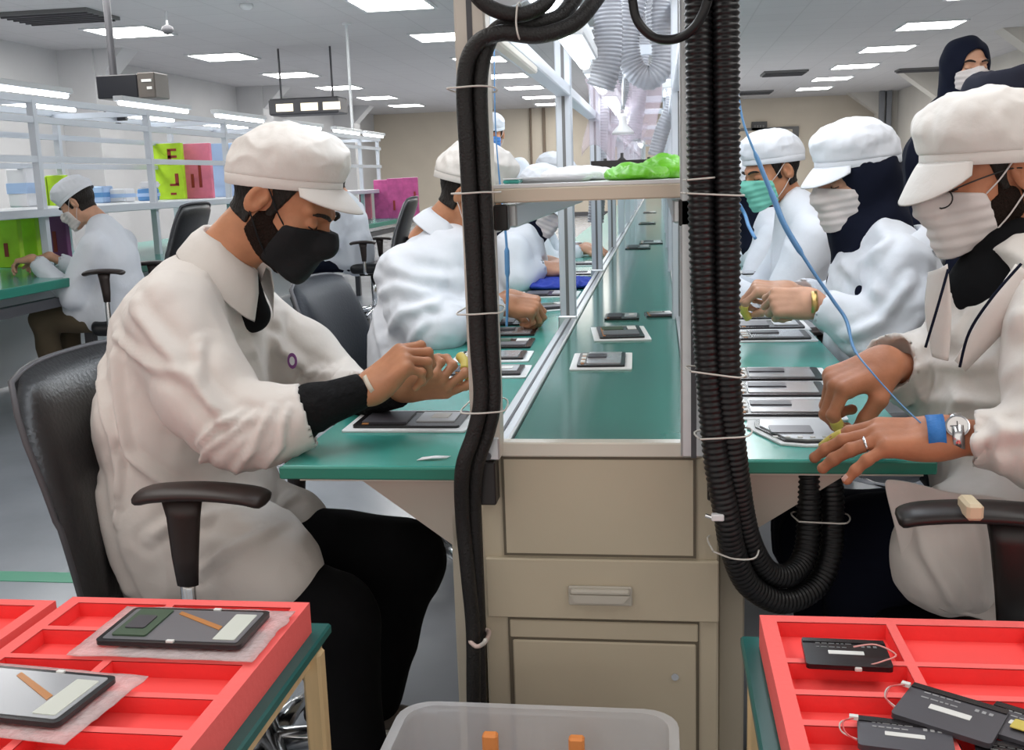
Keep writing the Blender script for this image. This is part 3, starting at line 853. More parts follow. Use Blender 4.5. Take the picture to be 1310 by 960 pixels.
# LED lamps under the frame
ORDL = ['nearest', 'second', 'third', 'fourth', 'fifth', 'sixth', 'seventh', 'eighth']
for i, y in enumerate((2.0, 2.75, 3.7, 4.9, 6.2, 7.8, 9.6, 12)):
    s = strip_light(.55 if i < 3 else .9); s.location = (-.20, y, 1.50); s['group'] = 'lamps over the left edge of the conveyor'
    s['label'] = 'glowing strip lamp above left edge of the conveyor, %s from the cabinet' % ORDL[i]
for i, y in enumerate((4.4, 6.4, 9.0)):
    s = strip_light(.5); s.location = (.05, y, 1.50); s['group'] = 'lamps over the right edge of the conveyor'
    s['label'] = 'glowing strip lamp above right edge of the conveyor, %s from the cabinet' % ORDL[i]

# extraction ducts
def duct(path, r, lab, m='duct', pitch=.012, grp='extraction ducts over the conveyor'):
    P = spline(path, 8)
    o = corrugated(P, r, pitch, .09, 16).build('flexible_duct', M[m], smooth=True)
    o['label'] = lab; o['category'] = 'duct'; o['group'] = grp
    return o
duct([(-0.163, 3.400, 1.862), (-0.155, 3.400, 1.725), (-0.152, 3.400, 1.622), (-0.159, 3.400, 1.529), (-0.179, 3.400, 1.466)], .046, 'thick grey translucent duct hanging down beside the left lamps')
duct([(0.066, 3.600, 1.863), (0.021, 3.600, 1.746), (0.016, 3.600, 1.650), (0.015, 3.600, 1.552), (-0.026, 3.600, 1.505), (-0.076, 3.600, 1.532), (-0.098, 3.600, 1.602), (-0.090, 3.600, 1.679), (-0.074, 3.600, 1.751), (-0.063, 3.600, 1.847)], .040, 'translucent duct bent into a U above the shelf')
duct([(-0.030, 3.900, 1.898), (-0.020, 3.900, 1.794), (-0.010, 3.900, 1.689)], .03, 'striped pale duct seen inside the thin black hose loop')
duct([(-0.256, 4.600, 1.542), (-0.244, 4.600, 1.439), (-0.254, 4.600, 1.277), (-0.263, 4.600, 1.113), (-0.272, 4.600, 0.997)], .036, 'long bluish duct hanging below the thick one to under the shelf')
duct([(0.038, 4.200, 1.581), (0.058, 4.200, 1.465), (0.016, 4.200, 1.365), (-0.015, 4.200, 1.263)], .03, 'pale duct hanging beside the right rear post')
for i, (x, y, Y, r) in enumerate([(796, 120, 6.0, .05), (812, 130, 7.2, .05), (790, 150, 8.4, .05), (806, 165, 9.8, .05), (818, 120, 5.2, .035)]):
    c = [(-0.197, 6.000, 1.632), (-0.155, 7.200, 1.665), (-0.314, 8.400, 1.631), (-0.255, 9.800, 1.596), (-0.089, 5.200, 1.571)][i]
    duct([(c[0] + .05, Y, c[2] + .55), (c[0] + .02, Y, c[2] + .25), (c[0], Y, c[2]), (c[0] - .03, Y, c[2] - .22)], r,
         'pale duct deep down the line, %s' % ['in front of the far lamps', 'slightly right of centre', 'left and farther back', 'farthest one of the row', 'slim one beside the U bend'][i])
# plastic films under the ducts
for i, (c, w, h) in enumerate([((-0.222, 4.300, 1.423), .13, .30), ((-0.069, 4.800, 1.475), .15, .35), ((-0.171, 5.600, 1.329), .2, .25)]):
    rows = []
    for a in range(9):
        u = a/8; row = []
        for b in range(9):
            v = b/8
            row.append((c[0] - w/2 + w*v + .02*math.sin(5*u + i), c[1] + .03*math.sin(7*v + 3*u + i), c[2] + h/2 - h*u*(1 - .15*math.sin(4*v))))
        rows.append(row)
    tag(MB().grid(rows, (0, .002, 0)).build('plastic_film', M['pink_tube'], smooth=True),
        ['pinkish plastic film hanging under the thick grey duct', 'pinkish plastic film hanging right of the far ducts', 'clear plastic film hanging low at the centre of the line'][i], 'film', 'hanging plastic films')
# lamp head and bracket hanging in the centre
t = thing('inspection_lamp', 'white domed lamp head hanging above the green bags', 'lamp', (-0.117, 3.600, 1.339))
MB().lathe([(.010, .05), (.014, .02), (.034, 0), (.038, -.010), (.0, -.012)], n=20).build('lamp_shade', M['white_plastic'], t, local=True, smooth=True)
MB().tube(spline([(0, 0, .07), (.01, .02, .2), (.05, .05, .35), (.08, .05, .52)], 6), .006, 8).build('arm', M['alu'], t, local=True, smooth=True)

# things lying on the overhead shelf
def crumple(name, c, s, m, lab, cat, seed, grp=None, amp=.3, h=.005):
    F = Field([c[i] - s[i]*1.5 - .02 for i in range(3)], [c[i] + s[i]*1.5 + .02 for i in range(3)], h)
    F.add(ell(c, s), .001); F.keep(plane((c[0], c[1], c[2] - s[2]*.6), (0, 0, -1)))
    P, Q = F.mesh(); N = vnormals(P, Q)
    top = np.clip((P[:, 2] - (c[2] - s[2]*.55)) / s[2], 0, 1)
    P2 = wrinkle(P, N, s[2]*amp, (26, 20, 22), seed)
    P = P + (P2 - P) * top[:, None]
    return tag(mesh_obj(name, P, Q, m), lab, cat, grp)
crumple('green_bag', (-.035, 1.78, 1.1975), (.055, .15, .013), M['lime_bag'], 'bright green plastic bag lying flat on the shelf edge', 'bag', 3, amp=.8)
crumple('green_bag', (.012, 1.86, 1.204), (.040, .13, .024), M['lime_bag'], 'bright green plastic bag bulging next to the black corrugated hoses', 'bag', 8)
crumple('white_cloth', (-.15, 2.05, 1.200), (.07, .25, .016), M['paper'], 'folded white cloth lying on the shelf left of green bag', 'cloth', 5, amp=.25)
t = thing('paper_stack', 'flat stack of white sheets at the left end of shelf', 'paper', (-.20, 1.75, 1.19))
for i in range(4):
    MB().rrect(-.17 + .003*i, 1.78 - .004*i, .10, .22, 1.1905 + .0022*i, 1.1925 + .0022*i, .004).build('sheet', M['paper'], t)
t = thing('green_tray_box', 'small flat dark green box on the shelf left end', 'box', (-.222, 1.66, 1.19))
MB().box((-.236, 1.62, 1.1905), (-.211, 1.70, 1.1965), .002).build('base', M['green_mat'], t)
MB().box((-.236, 1.62, 1.1968), (-.211, 1.70, 1.199), .001).build('lid', M['white_plastic'], t)
t = thing('tool_rack', 'black tool rack with bottles on the rear shelf', 'rack', (-.02, 3.3, 1.186))
mb = MB(); mb.box((-.20, 3.2, 1.19), (.06, 3.32, 1.196)); mb.box((-.20, 3.2, 1.196), (.06, 3.21, 1.24)); mb.box((-.20, 3.31, 1.196), (.06, 3.32, 1.24))
mb.build('tray', M['plastic_black'], t)
mb = MB()
for x, hh in ((-.16, .05), (-.11, .065), (-.03, .05), (.02, .06)):
    mb.lathe([(.011, 0), (.013, .01), (.013, hh*.7), (.005, hh*.8), (.005, hh), (0, hh)], (x, 3.26, 1.197), 12)
mb.build('bottle', [M['plastic_black']], t, smooth=True)

# ------------------------------------------------------------------ hoses and ties
def hose(pts, r, lab, m='hose_mesh', name='black_hose', grp='black hoses on the left post'):
    o = MB().tube(spline(pts, 10), r, 16).build(name, M[m], smooth=True)
    return tag(o, lab, 'hose', grp)
hose([(-0.057, 1.600, 1.494), (-0.083, 1.560, 1.447), (-0.115, 1.530, 1.408), (-0.162, 1.505, 1.391), (-0.215, 1.500, 1.396), (-0.252, 1.500, 1.380), (-0.268, 1.500, 1.333), (-0.268, 1.500, 1.232), (-0.265, 1.500, 1.088), (-0.264, 1.500, 0.963), (-0.262, 1.500, 0.882), (-0.275, 1.500, 0.828), (-0.294, 1.500, 0.774), (-0.301, 1.520, 0.694), (-0.298, 1.530, 0.589), (-0.296, 1.540, 0.494), (-0.300, 1.540, 0.363), (-0.301, 1.540, 0.151)], .0115,
     'outer black hose strapped to the left post down to the floor')
hose([(-0.100, 1.620, 1.500), (-0.114, 1.580, 1.455), (-0.138, 1.550, 1.420), (-0.175, 1.530, 1.410), (-0.218, 1.525, 1.407), (-0.238, 1.515, 1.378), (-0.248, 1.510, 1.328), (-0.248, 1.510, 1.231), (-0.246, 1.510, 1.087), (-0.245, 1.510, 0.961), (-0.245, 1.510, 0.877), (-0.256, 1.515, 0.828), (-0.277, 1.520, 0.769), (-0.286, 1.535, 0.689), (-0.288, 1.550, 0.582), (-0.291, 1.560, 0.485), (-0.293, 1.560, 0.352), (-0.295, 1.565, 0.135)], .0115,
     'inner black hose strapped to the left post, right of its twin')
hose([(-0.255, 1.500, 1.493), (-0.250, 1.500, 1.454), (-0.227, 1.500, 1.430), (-0.191, 1.500, 1.419), (-0.160, 1.520, 1.431), (-0.144, 1.540, 1.457), (-0.132, 1.560, 1.497)], .0105, 'black hose sagging across the top of the left post')
hose([(-.030, 1.61, 1.71), (-0.036, 1.470, 1.465), (-0.033, 1.470, 1.425), (-0.026, 1.470, 1.397), (-0.004, 1.470, 1.376), (0.025, 1.465, 1.373), (0.049, 1.455, 1.387), (0.064, 1.450, 1.417), (0.070, 1.450, 1.455), (.055, 1.61, 1.71)], .0062, 'thin black hose hanging in a loop between the posts', 'hose', grp='thin loop hose')
def chose(pts, lab):
    P = spline(pts, 10)
    return tag(corrugated(P, .0196, .0085, .13, 22).build('corrugated_hose', M['hose'], smooth=True), lab, 'hose', 'thick corrugated hoses')
chose([(0.053, 1.500, 1.485), (0.054, 1.500, 1.425), (0.056, 1.500, 1.272), (0.059, 1.500, 1.114), (0.064, 1.500, 0.982), (0.071, 1.500, 0.880), (0.080, 1.500, 0.788), (0.095, 1.510, 0.702), (0.106, 1.530, 0.641), (0.132, 1.560, 0.576), (0.186, 1.600, 0.533), (0.243, 1.650, 0.537), (0.271, 1.680, 0.582), (0.276, 1.700, 0.655), (0.271, 1.700, 0.721)],
      'thick black corrugated hose, left one, making the outer bend')
chose([(0.088, 1.500, 1.483), (0.089, 1.500, 1.423), (0.091, 1.500, 1.271), (0.093, 1.500, 1.113), (0.093, 1.500, 0.982), (0.097, 1.500, 0.880), (0.108, 1.515, 0.772), (0.120, 1.540, 0.693), (0.135, 1.560, 0.637), (0.160, 1.590, 0.588), (0.194, 1.620, 0.568), (0.224, 1.660, 0.578), (0.235, 1.680, 0.622), (0.235, 1.690, 0.724)],
      'thick black corrugated hose, right one, making the inner bend')
def ring(pts, r=.0015, lab='', grp='white cable ties', name='cable_tie'):
    P = spline(list(pts) + [pts[0]], 5)
    return tag(MB().tube(P, r, 6, cap=False).build(name, M['tie'], smooth=True), lab, 'cable tie', grp)
def post_tie(y, lab):
    c1 = {113: (-0.273, 1.500, 1.325), 247: (-0.269, 1.500, 1.180), 401: (-0.268, 1.500, 1.008), 527: (-0.272, 1.500, 0.862)}[y]
    z = c1[2]
    # wraps both hoses and the post behind them
    ring([(-.288 - .003, 1.592, z), (-.293, 1.50, z), (-.275, 1.486, z), (-.245, 1.488, z + .001), (-.228, 1.51, z), (-.240, 1.592, z)], .0014, lab)
post_tie(113, 'white cable tie around hoses and left post, uppermost')
post_tie(247, 'white cable tie around hoses and left post at shelf height')
post_tie(401, 'white cable tie around hoses and left post, beside second man’s sleeve')
post_tie(527, 'white cable tie around hoses and left post, lowest above the bench')
def rt(a, b, Yf, lab, d=.05, sag=0.0):
    ring([(a[0], Yf, a[2]), ((a[0] + b[0])/2, Yf - .003, (a[2] + b[2])/2 - sag), (b[0], Yf, b[2]), (b[0] + .002, Yf + d, b[2]), (a[0] - .002, Yf + d, a[2])], .0014, lab)
rt((0.038, 1.478, 1.189), (0.072, 1.478, 1.191), 1.478, 'short white cable tie around left corrugated hose near shelf', .045)
rt((0.037, 1.478, 1.171), (0.108, 1.478, 1.166), 1.478, 'white cable tie around both corrugated hoses just below shelf level', .045)
rt((0.043, 1.477, 0.924), (0.112, 1.477, 0.915), 1.477, 'thin pinkish cable tie around both corrugated hoses above bench height', .045)
rt((0.055, 1.477, 0.826), (0.122, 1.477, 0.831), 1.477, 'pale cable tie around both corrugated hoses at bench height', .05)
rt((0.076, 1.500, 0.645), (0.138, 1.530, 0.637), 1.515, 'white cable tie around both corrugated hoses at start of bend', .07, .006)
rt((0.217, 1.655, 0.646), (0.292, 1.655, 0.645), 1.655, 'white cable tie around the rising ends of the corrugated hoses', .05)
t = thing('hose_clamp', 'small white hose clamp screwed beside the corrugated hoses above drawer level', 'clamp', (0.081, 1.490, 0.706))
MB().box((-.009, -.004, -.005), (.009, .008, .005), .0015).build('band', M['white_plastic'], t, local=True)
MB().tube([(-.018, 0, .003), (-.009, 0, 0)], .003, 8).build('screw', M['chrome'], t, local=True)
c = (-0.287, 1.525, 0.480)
t = thing('tape_knot', 'pinkish tape knotted around the hose near the cabinet door', 'tape', c)
ringp = [(c[0] - .012, 1.53, c[2] + .003), (c[0], 1.521, c[2]), (c[0] + .012, 1.53, c[2] + .004), (c[0] + .010, 1.575, c[2] + .002), (c[0] - .012, 1.575, c[2])]
MB().tube(spline(ringp + [ringp[0]], 5), .0035, 8).build('loop', mat('pink_tape', (.62, .48, .44), .6), t, smooth=True)
MB().tube(spline([(c[0] + .004, 1.524, c[2]), (c[0] + .012, 1.517, c[2] + .008), (c[0] + .016, 1.516, c[2] + .016)], 4), [.0035] * 8 + [.0015], 6).build('tail', M['tie'], t, smooth=True)
ring([(-0.189, 1.488, 1.430), (-0.191, 1.486, 1.406), (-0.188, 1.488, 1.387), (-0.189, 1.530, 1.392), (-0.190, 1.530, 1.436)], .0013, 'white cable tie joining the hoses at top of the left post')

# wrist strap cords
def cord(pts, r, lab, m='blue_cord'):
    P = spline(pts, 8)
    rs = r if not hasattr(r, '__len__') else [r[min(len(r) - 1, int(i * len(r) / len(P)))] for i in range(len(P))]
    return tag(MB().tube(P, rs, 8).build('grounding_cord', M[m], smooth=True), lab, 'cord', 'blue grounding cords')
cord([(0.135, 1.900, 1.328), (0.144, 1.880, 1.275), (0.166, 1.860, 1.215), (0.191, 1.840, 1.150), (0.208, 1.820, 1.105), (0.245, 1.800, 1.041), (0.282, 1.780, 0.984), (0.300, 1.760, 0.954), (0.302, 1.700, 0.919), (0.313, 1.640, 0.898), (0.350, 1.590, 0.854), (0.383, 1.560, 0.822)],
     [.002, .002, .004, .005, .005, .003, .003, .003, .0025, .0015, .0012, .0012], 'blue grounding cord stretching down to the front right man’s wrist')
cord([(-0.354, 2.400, 1.616), (-0.359, 2.400, 1.485), (-0.362, 2.400, 1.317), (-0.356, 2.400, 1.179), (-0.347, 2.400, 1.073), (-0.346, 2.400, 1.002), (-0.348, 2.400, 0.930), (-0.352, 2.400, 0.861)], [.0015, .0015, .0015, .002, .003, .006, .0035, .003], 'blue grounding cord hanging behind the left post down to the boards')
cord([(0.263, 3.600, 1.087), (0.281, 3.600, 1.054), (0.290, 3.550, 1.017), (0.306, 3.500, 0.982)], .006, 'short blue cord in front of the green masked man')

# ------------------------------------------------------------------ opened tablets on the line
def board(w, d, style, sheet=True, seed=0):
    t = thing('opened_tablet', 'x', 'tablet', (0, 0, 0), 'opened tablets')
    z = 0
    rnd = random.Random(seed)
    if sheet:
        MB().rrect(0, 0, w + .03, d + .04, 0, .003, .006).build('foam_sheet', M['sheet'], t, local=True); z = .003
    MB().rrect(0, 0, w, d, z, z + .005, .008).build('frame', M['frame_black'], t, local=True)
    z1 = z + .005
    if style == 0:
        MB().rrect(-w*.22, 0, w*.42, d*.72, z1, z1 + .003, .003).build('battery', M['slate'], t, local=True)
        MB().rrect(w*.25, d*.05, w*.36, d*.6, z1, z1 + .002, .002).build('shield', M['silver'], t, local=True)
        MB().rrect(w*.27, d*.1, w*.16, d*.3, z1 + .002, z1 + .003, .001).build('sticker', M['label_white'], t, local=True)
    elif style == 1:
        MB().rrect(.05*w, 0, w*.72, d*.78, z1, z1 + .002, .003).build('shield', M['mirror_panel'], t, local=True)
        MB().rrect(-w*.1, d*.1, w*.4, d*.26, z1 + .002, z1 + .005, .002).build('battery', M['slate'], t, local=True)
        for k in range(3): MB().rrect(-w*.385, -d*.28 + k*d*.26, w*.10, d*.15, z1, z1 + .003, .001).build('chip', M['label_white'], t, local=True)
    else:
        MB().rrect(0, -d*.18, w*.8, d*.36, z1, z1 + .003, .003).build('battery', M['grey_panel'], t, local=True)
        MB().rrect(-w*.15, d*.25, w*.5, d*.26, z1, z1 + .002, .002).build('circuit', M['green_part'], t, local=True)
        MB().rrect(w*.3, d*.25, w*.2, d*.26, z1, z1 + .002, .002).build('sticker', M['label_white'], t, local=True)
    mb = MB(); mb.box((-w*.42, -d*.42, z1), (-w*.36, d*.3, z1 + .0012)); mb.build('flex_cable', M['flex'], t, local=True)
    MB().box((-w*.30, d*.42, z1), (w*.42, d*.46, z1 + .0015)).build('edge_strip', M['silver'], t, local=True)
    return t
def place_board(c, w, d, style, sheet, rz, lab, grp='opened tablets on the line', z=None):
    t = board(w, d, style, sheet)
    t.location = (c[0], c[1], z if z is not None else c[2]); t.rotation_euler = (0, 0, rz)
    t['label'] = lab; t['group'] = grp
    return t
ZT, ZB = .7525, .7845
# left bench
place_board((-.463, 1.895), .20, .125, 0, True, 0.0, 'opened tablet in two halves on the bench before the black masked man', z=ZT)
for i, (x, y, s, sh) in enumerate([(-.40, 2.40, 0, 1), (-.42, 2.61, 1, 1), (-.425, 2.82, 2, 0), (-.44, 3.04, 1, 0), (-.45, 3.26, 0, 0)]):
    place_board((x, y), .165, .115 if sh else .15, s, bool(sh), .02, 'opened tablet in the row behind the left post, %s from the front' % ORDL[i], z=ZT)
place_board((-.37, 3.62), .15, .15, 2, True, .5, 'opened tablet under the hands of the second left man', z=ZT)
for i, (x, y) in enumerate([(-.42, 4.02), (-.35, 4.85), (-.42, 5.4), (-.40, 6.1)]):
    place_board((x, y), .20, .16, i % 3, True, 0, 'opened tablet farther down the left bench, %s beyond the blue cloth' % ORDL[i], z=ZT)
# belt
place_board((-.130, 2.35), .105, .17, 1, True, 0.02, 'opened tablet on white sheet lying on the belt, nearest one', z=ZB)
place_board((-.105, 2.77), .115, .20, 2, True, 0.1, 'opened tablet on white sheet lying on the belt, second one', z=ZB)
place_board((-.11, 3.10), .10, .12, 0, False, 0.0, 'bare opened tablet on the belt, left one behind the sheets', z=ZB)
place_board((.0, 3.14), .085, .10, 2, False, 0.1, 'bare opened tablet on the belt, right one behind the sheets', z=ZB)
for i, (x, y) in enumerate([(-.12, 6.1), (-.05, 6.5), (-.10, 9.0), (-.1, 11.5)]):
    place_board((x, y), .14, .3, i % 3, False, 0, 'opened tablet far down the belt, %s in the distance' % ORDL[i], z=ZB)
# right bench
t = thing('repair_tray', 'rounded clear tray holding a tablet board under the ringed hand', 'tray', (.235, 1.81, ZT), 'opened tablets on the line')
poly = [(.155, 1.90), (.150, 1.84), (.195, 1.728), (.235, 1.715), (.30, 1.72), (.325, 1.76), (.325, 1.88), (.30, 1.905)]
def inset(poly, k):
    cx = sum(p[0] for p in poly)/len(poly); cy = sum(p[1] for p in poly)/len(poly)
    return [(cx + (p[0] - cx)*k, cy + (p[1] - cy)*k) for p in poly]
MB().prism(poly, 'z', ZT, ZT + .003).build('rim', M['sheet'], t)
MB().prism(inset(poly, .86), 'z', ZT + .003, ZT + .006).build('frame', M['frame_black'], t)
MB().prism(inset(poly, .78), 'z', ZT + .006, ZT + .0085).build('shield', M['silver'], t)
MB().rrect(.22, 1.80, .07, .05, ZT + .0085, ZT + .011, .004).build('battery', M['grey_panel'], t)
for k in range(6): MB().box((.185 + .02*k, 1.745, ZT + .0085), (.193 + .02*k, 1.752, ZT + .0105)).build('chip', M['label_white'], t)
for i, (x, y, s) in enumerate([(.225, 1.99, 1), (.235, 2.165, 1), (.25, 2.33, 1)]):
    place_board((x, y), .19, .135, s, True, -.02, 'opened tablet on right bench beyond the ringed hand, %s from the tray' % ['first', 'second', 'third'][i], z=ZT)
for i, (x, y) in enumerate([(.30, 2.90), (.31, 3.10), (.315, 3.30), (.32, 3.50), (.32, 3.72), (.325, 3.94), (.33, 4.2), (.33, 4.45), (.33, 4.7)]):
    place_board((x, y), .19, .15, (i + 1) % 2, True, 0, 'opened tablet in the stack row before the woman with gold watch, %s from the front' % (ORDL + ['ninth'])[i], z=ZT)
crumple('blue_cloth', (-.41, 4.30, .768), (.17, .15, .022), M['blue_deep'], 'royal blue cloth lying on the left bench under distant hands', 'cloth', 12, amp=.5)
t = thing('paper_scrap', 'small curled paper scrap at front edge of the left bench', 'paper', (-0.368, 1.627, 0.753))
MB().grid([[(-.025, -.006, .0), (0, -.004, .003), (.022, .006, .001)], [(-.018, .006, .002), (.004, .008, .004), (.028, .014, .002)]], (0, 0, .0008)).build('sheet', M['paper'], t, local=True, smooth=True)

# ------------------------------------------------------------------ foreground carts with red foam trays
def foam_tray(x0, x1, y0, y1, ztop, cols, rows, lab, grp, depth=.021, wall=.020, div=.012):
    """slab with recessed pockets; cols / rows are lists of divider centres"""
    t = thing('foam_tray', lab, 'tray', ((x0 + x1)/2, (y0 + y1)/2, ztop - .045), grp)
    xs = [x0, x0 + wall]
    for c in cols: xs += [c - div/2, c + div/2]
    xs += [x1 - wall, x1]
    ys = [y0, y0 + wall]
    for c in sorted(rows): ys += [c - div/2, c + div/2]
    ys += [y1 - wall, y1]
    zt, zf, zb = ztop, ztop - depth, ztop - .045
    top = MB(); low = MB(); flo = MB()
    nx, ny = len(xs) - 1, len(ys) - 1
    for i in range(nx):
        for j in range(ny):
            a, b, c, d = xs[i], xs[i+1], ys[j], ys[j+1]
            if i % 2 == 1 and j % 2 == 1:
                flo.add([(a, c, zf), (b, c, zf), (b, d, zf), (a, d, zf)], [(0, 1, 2, 3)])
                e = .004
                low.add([(a, c, zf), (b, c, zf), (b, d, zf), (a, d, zf), (a, c, zt - .001), (b, c, zt - .001), (b, d, zt - .001), (a, d, zt - .001)],
                        [(0, 1, 5, 4), (1, 2, 6, 5), (2, 3, 7, 6), (3, 0, 4, 7)])
            else:
                top.add([(a, c, zt), (b, c, zt), (b, d, zt), (a, d, zt)], [(0, 1, 2, 3)])
    top.add([(x0, y0, zb), (x1, y0, zb), (x1, y1, zb), (x0, y1, zb), (x0, y0, zt), (x1, y0, zt), (x1, y1, zt), (x0, y1, zt)],
            [(3, 2, 1, 0), (0, 1, 5, 4), (1, 2, 6, 5), (2, 3, 7, 6), (3, 0, 4, 7)])
    top.build('foam_body', M['red_top_lit'], t)
    low.build('pocket_wall', M['red'], t); flo.build('pocket_floor', M['red_floor_lit'], t)
    return t
foam_tray(-.850, -.492, .62, 1.350, .620, [-.690], [1.245, 1.160, 1.072, .992, .905, .82, .735], 'red foam tray with empty pockets at lower left, holding two tablets', 'red foam trays')
foam_tray(-1.24, -.868, .62, 1.335, .620, [-1.05], [1.22, 1.135, 1.05, .96, .87, .78], 'red foam tray sliver at the left photo edge', 'red foam trays')
foam_tray(.128, .62, .70, 1.345, .620, [.291, .46], [1.213, 1.134, 1.066, .985, .90, .81], 'red foam tray at lower right, holding loose batteries', 'red foam trays')
def cart(x0, x1, y0, y1, zt, lab, legs):
    t = thing('tray_cart', lab, 'cart', ((x0 + x1)/2, (y0 + y1)/2, 0), 'bamboo framed tray carts')
    MB().box((x0, y0, zt - .016), (x1, y1, zt), .003).build('board', M['teal'], t)
    f = MB()
    f.box((x0 + .012, y0, zt - .042), (x0 + .030, y1 - .01, zt - .017), .004); f.box((x1 - .030, y0, zt - .042), (x1 - .012, y1 - .01, zt - .017), .004)
    f.box((x0 + .03, y1 - .035, zt - .042), (x1 - .03, y1 - .015, zt - .017), .004)
    f.build('rail', M['wood'], t)
    for (x, y) in legs:
        MB().box((x - .0135, y - .0135, 0), (x + .0135, y + .0135, zt - .017), .004).build('leg', M['wood'], t)
    return t
cart(-1.28, -.474, .60, 1.385, .5745, 'bamboo cart with teal board under the left red trays', [(-.485, 1.33), (-1.25, 1.33), (-.495, .64), (-1.25, .64)])
cart(.106, .66, .66, 1.38, .5745, 'bamboo cart with teal board under the right red tray', [(.128, 1.352), (.64, 1.352), (.128, .70), (.64, .70)])

def tablet_shell(c, w, d, rz, lab, light, seed):
    t = thing('tablet_panel', lab, 'tablet', c, 'tablet panels on bubble wrap', rz)
    rows = []
    rnd = random.Random(seed)
    for a in range(15):
        row = []
        for b in range(15):
            u, v = a/14 - .5, b/14 - .5
            e = max(abs(u), abs(v))*2
            row.append((v*(w + .05) + .006*noise.noise(Vector((u*6, v*6, seed))), u*(d + .045) + .006*noise.noise(Vector((u*6, v*6, seed + 5))),
                        -.004 + .003*noise.noise(Vector((u*14, v*14, seed))) * (1 if e > .8 else .2)))
        rows.append(row)
    MB().grid(rows, (0, 0, .001)).build('bubble_wrap', M['bubble'], t, local=True, smooth=True)
    MB().rrect(0, 0, w, d, 0, .006, .008).build('frame', M['frame_black'], t, local=True)
    MB().rrect(0, 0, w - .014, d - .014, .006, .0068, .004).build('screen_back', M['mirror_panel'] if light else M['grey_panel'], t, local=True)
    MB().rrect(w*.36, -.002, w*.15, d*.72, .0068, .0076, .002).build('sticker', mat('sticker_cream', (.62, .64, .58), .6), t, local=True)
    mb = MB(); mb.slab([(-w*.12, d*.30, .0069), (-w*.12, d*.38, .0069), (w*.27, -d*.02, .0069), (w*.27, -d*.12, .0069)], (0, 0, .0007))
    mb.build('flex_cable', M['flex'], t, local=True)
    if not light:
        MB().rrect(-w*.30, d*.02, w*.24, d*.76, .0068, .0090, .003).build('circuit_board', M['green_part'], t, local=True)
        MB().rrect(-w*.31, -.0, w*.14, d*.36, .0090, .0105, .003).build('shield', M['slate'], t, local=True)
    mb = MB()
    for (x, y) in ((w*.12, d/2 - .004), (w*.02, -d/2 + .004)): mb.rrect(x, y, .010, .006, .006, .0085, .001)
    mb.build('clip', M['label_white'], t, local=True)
    return t
tablet_shell((-.620, 1.228, .630), .196, .108, -.01, 'tablet panel with circuit board on bubble wrap, farther one on the left tray', False, 3)
tablet_shell((-.740, 1.038, .630), .196, .112, -.10, 'tablet panel with pale foil back on bubble wrap, cut by left photo edge', True, 6)

def battery(c, w, d, rz, lab, tilt=(0, 0), seed=0, wires=True, col='slate'):
    t = thing('phone_battery', lab, 'battery', c, 'loose batteries on the right red tray', rz)
    t.rotation_euler = (tilt[0], tilt[1], rz)
    MB().rrect(0, 0, w, d, 0, .006, .005).build('cell', M[col], t, local=True)
    MB().rrect(0, d/2 - .006, w*.98, .010, .0062, .0072, .001).build('tape', M['frame_black'], t, local=True)
    mb = MB(); mb.rrect(0, -d*.02, w*.42, d*.13, .0061, .0066, .001)
    mb.build('bar_label', M['label_white'], t, local=True)
    mb = MB(); rnd = random.Random(seed)
    for r in range(2):
        x = -w*.34
        while x < w*.02:
            L = rnd.uniform(.003, .008); mb.box((x, d*(.16 + .14*r), .0061), (x + L, d*(.16 + .14*r) + .002, .0065)); x += L + .002
    for k in range(3): mb.box((w*.2 + k*.007, d*.2, .0061), (w*.2 + k*.007 + .004, d*.2 + .005, .0065))
    mb.build('print', M['vent'] if col != 'slate' else mat('print_grey', (.35, .35, .36), .6), t, local=True)
    if wires:
        p = spline([(-w/2, -d*.3, .003), (-w/2 - .012, -d*.2, .008), (-w/2 - .014, d*.05, .012), (-w/2 - .004, d*.25, .010)], 6)
        MB().tube(p, .0009, 6).build('wire', mat('wire_red', (.65, .12, .12), .5), t, local=True, smooth=True)
        p = spline([(-w/2, -d*.25, .003), (-w/2 - .015, -d*.12, .005), (-w/2 - .017, d*.08, .009), (-w/2 - .005, d*.27, .010)], 6)
        MB().tube(p, .0009, 6).build('wire', M['tie'], t, local=True, smooth=True)
        MB().box((-w/2 - .008, d*.25, .008), (-w/2 + .001, d*.25 + .006, .012)).build('connector', M['label_white'], t, local=True)
    return t
battery((.218, 1.222, .622), .098, .072, -.04, 'black battery with trailing white connector lying alone at the tray back', seed=1, wires=False, col='frame_black')
MB_ = MB().tube(spline([(0.274, 1.219, 0.628), (0.255, 1.193, 0.632), (0.239, 1.188, 0.628), (0.226, 1.186, 0.624)], 6), .001, 6)
battery((.300, 1.078, .626), .100, .078, -.52, 'grey battery lying skewed, largest of the pile', (0.02, .04), 2)
battery((.245, 1.035, .621), .092, .060, -.16, 'grey battery at the left of pile with coiled wire', (0, 0), 3)
battery((.250, 1.012, .612), .094, .060, -.12, 'dark battery lying under the left one of the pile', (0, 0), 4, wires=False, col='frame_black')
battery((.372, 1.060, .622), .085, .065, -.62, 'battery with yellow tape at the right photo edge', (0.02, 0), 5, wires=False)
battery((.352, 1.005, .616), .09, .06, -.25, 'dark battery under the yellow taped one', (0, 0), 6, wires=False, col='frame_black')
tag(MB().rrect(.378, 1.048, .05, .02, .630, .631, .002, R=-.6).build('yellow_tape', M['yellow']), 'strip of yellow tape on the battery at the right edge', 'tape')
t = thing('battery_lead', 'thin pink wire with white plug trailing from the lone battery', 'wire', (0.251, 1.214, 0.620))
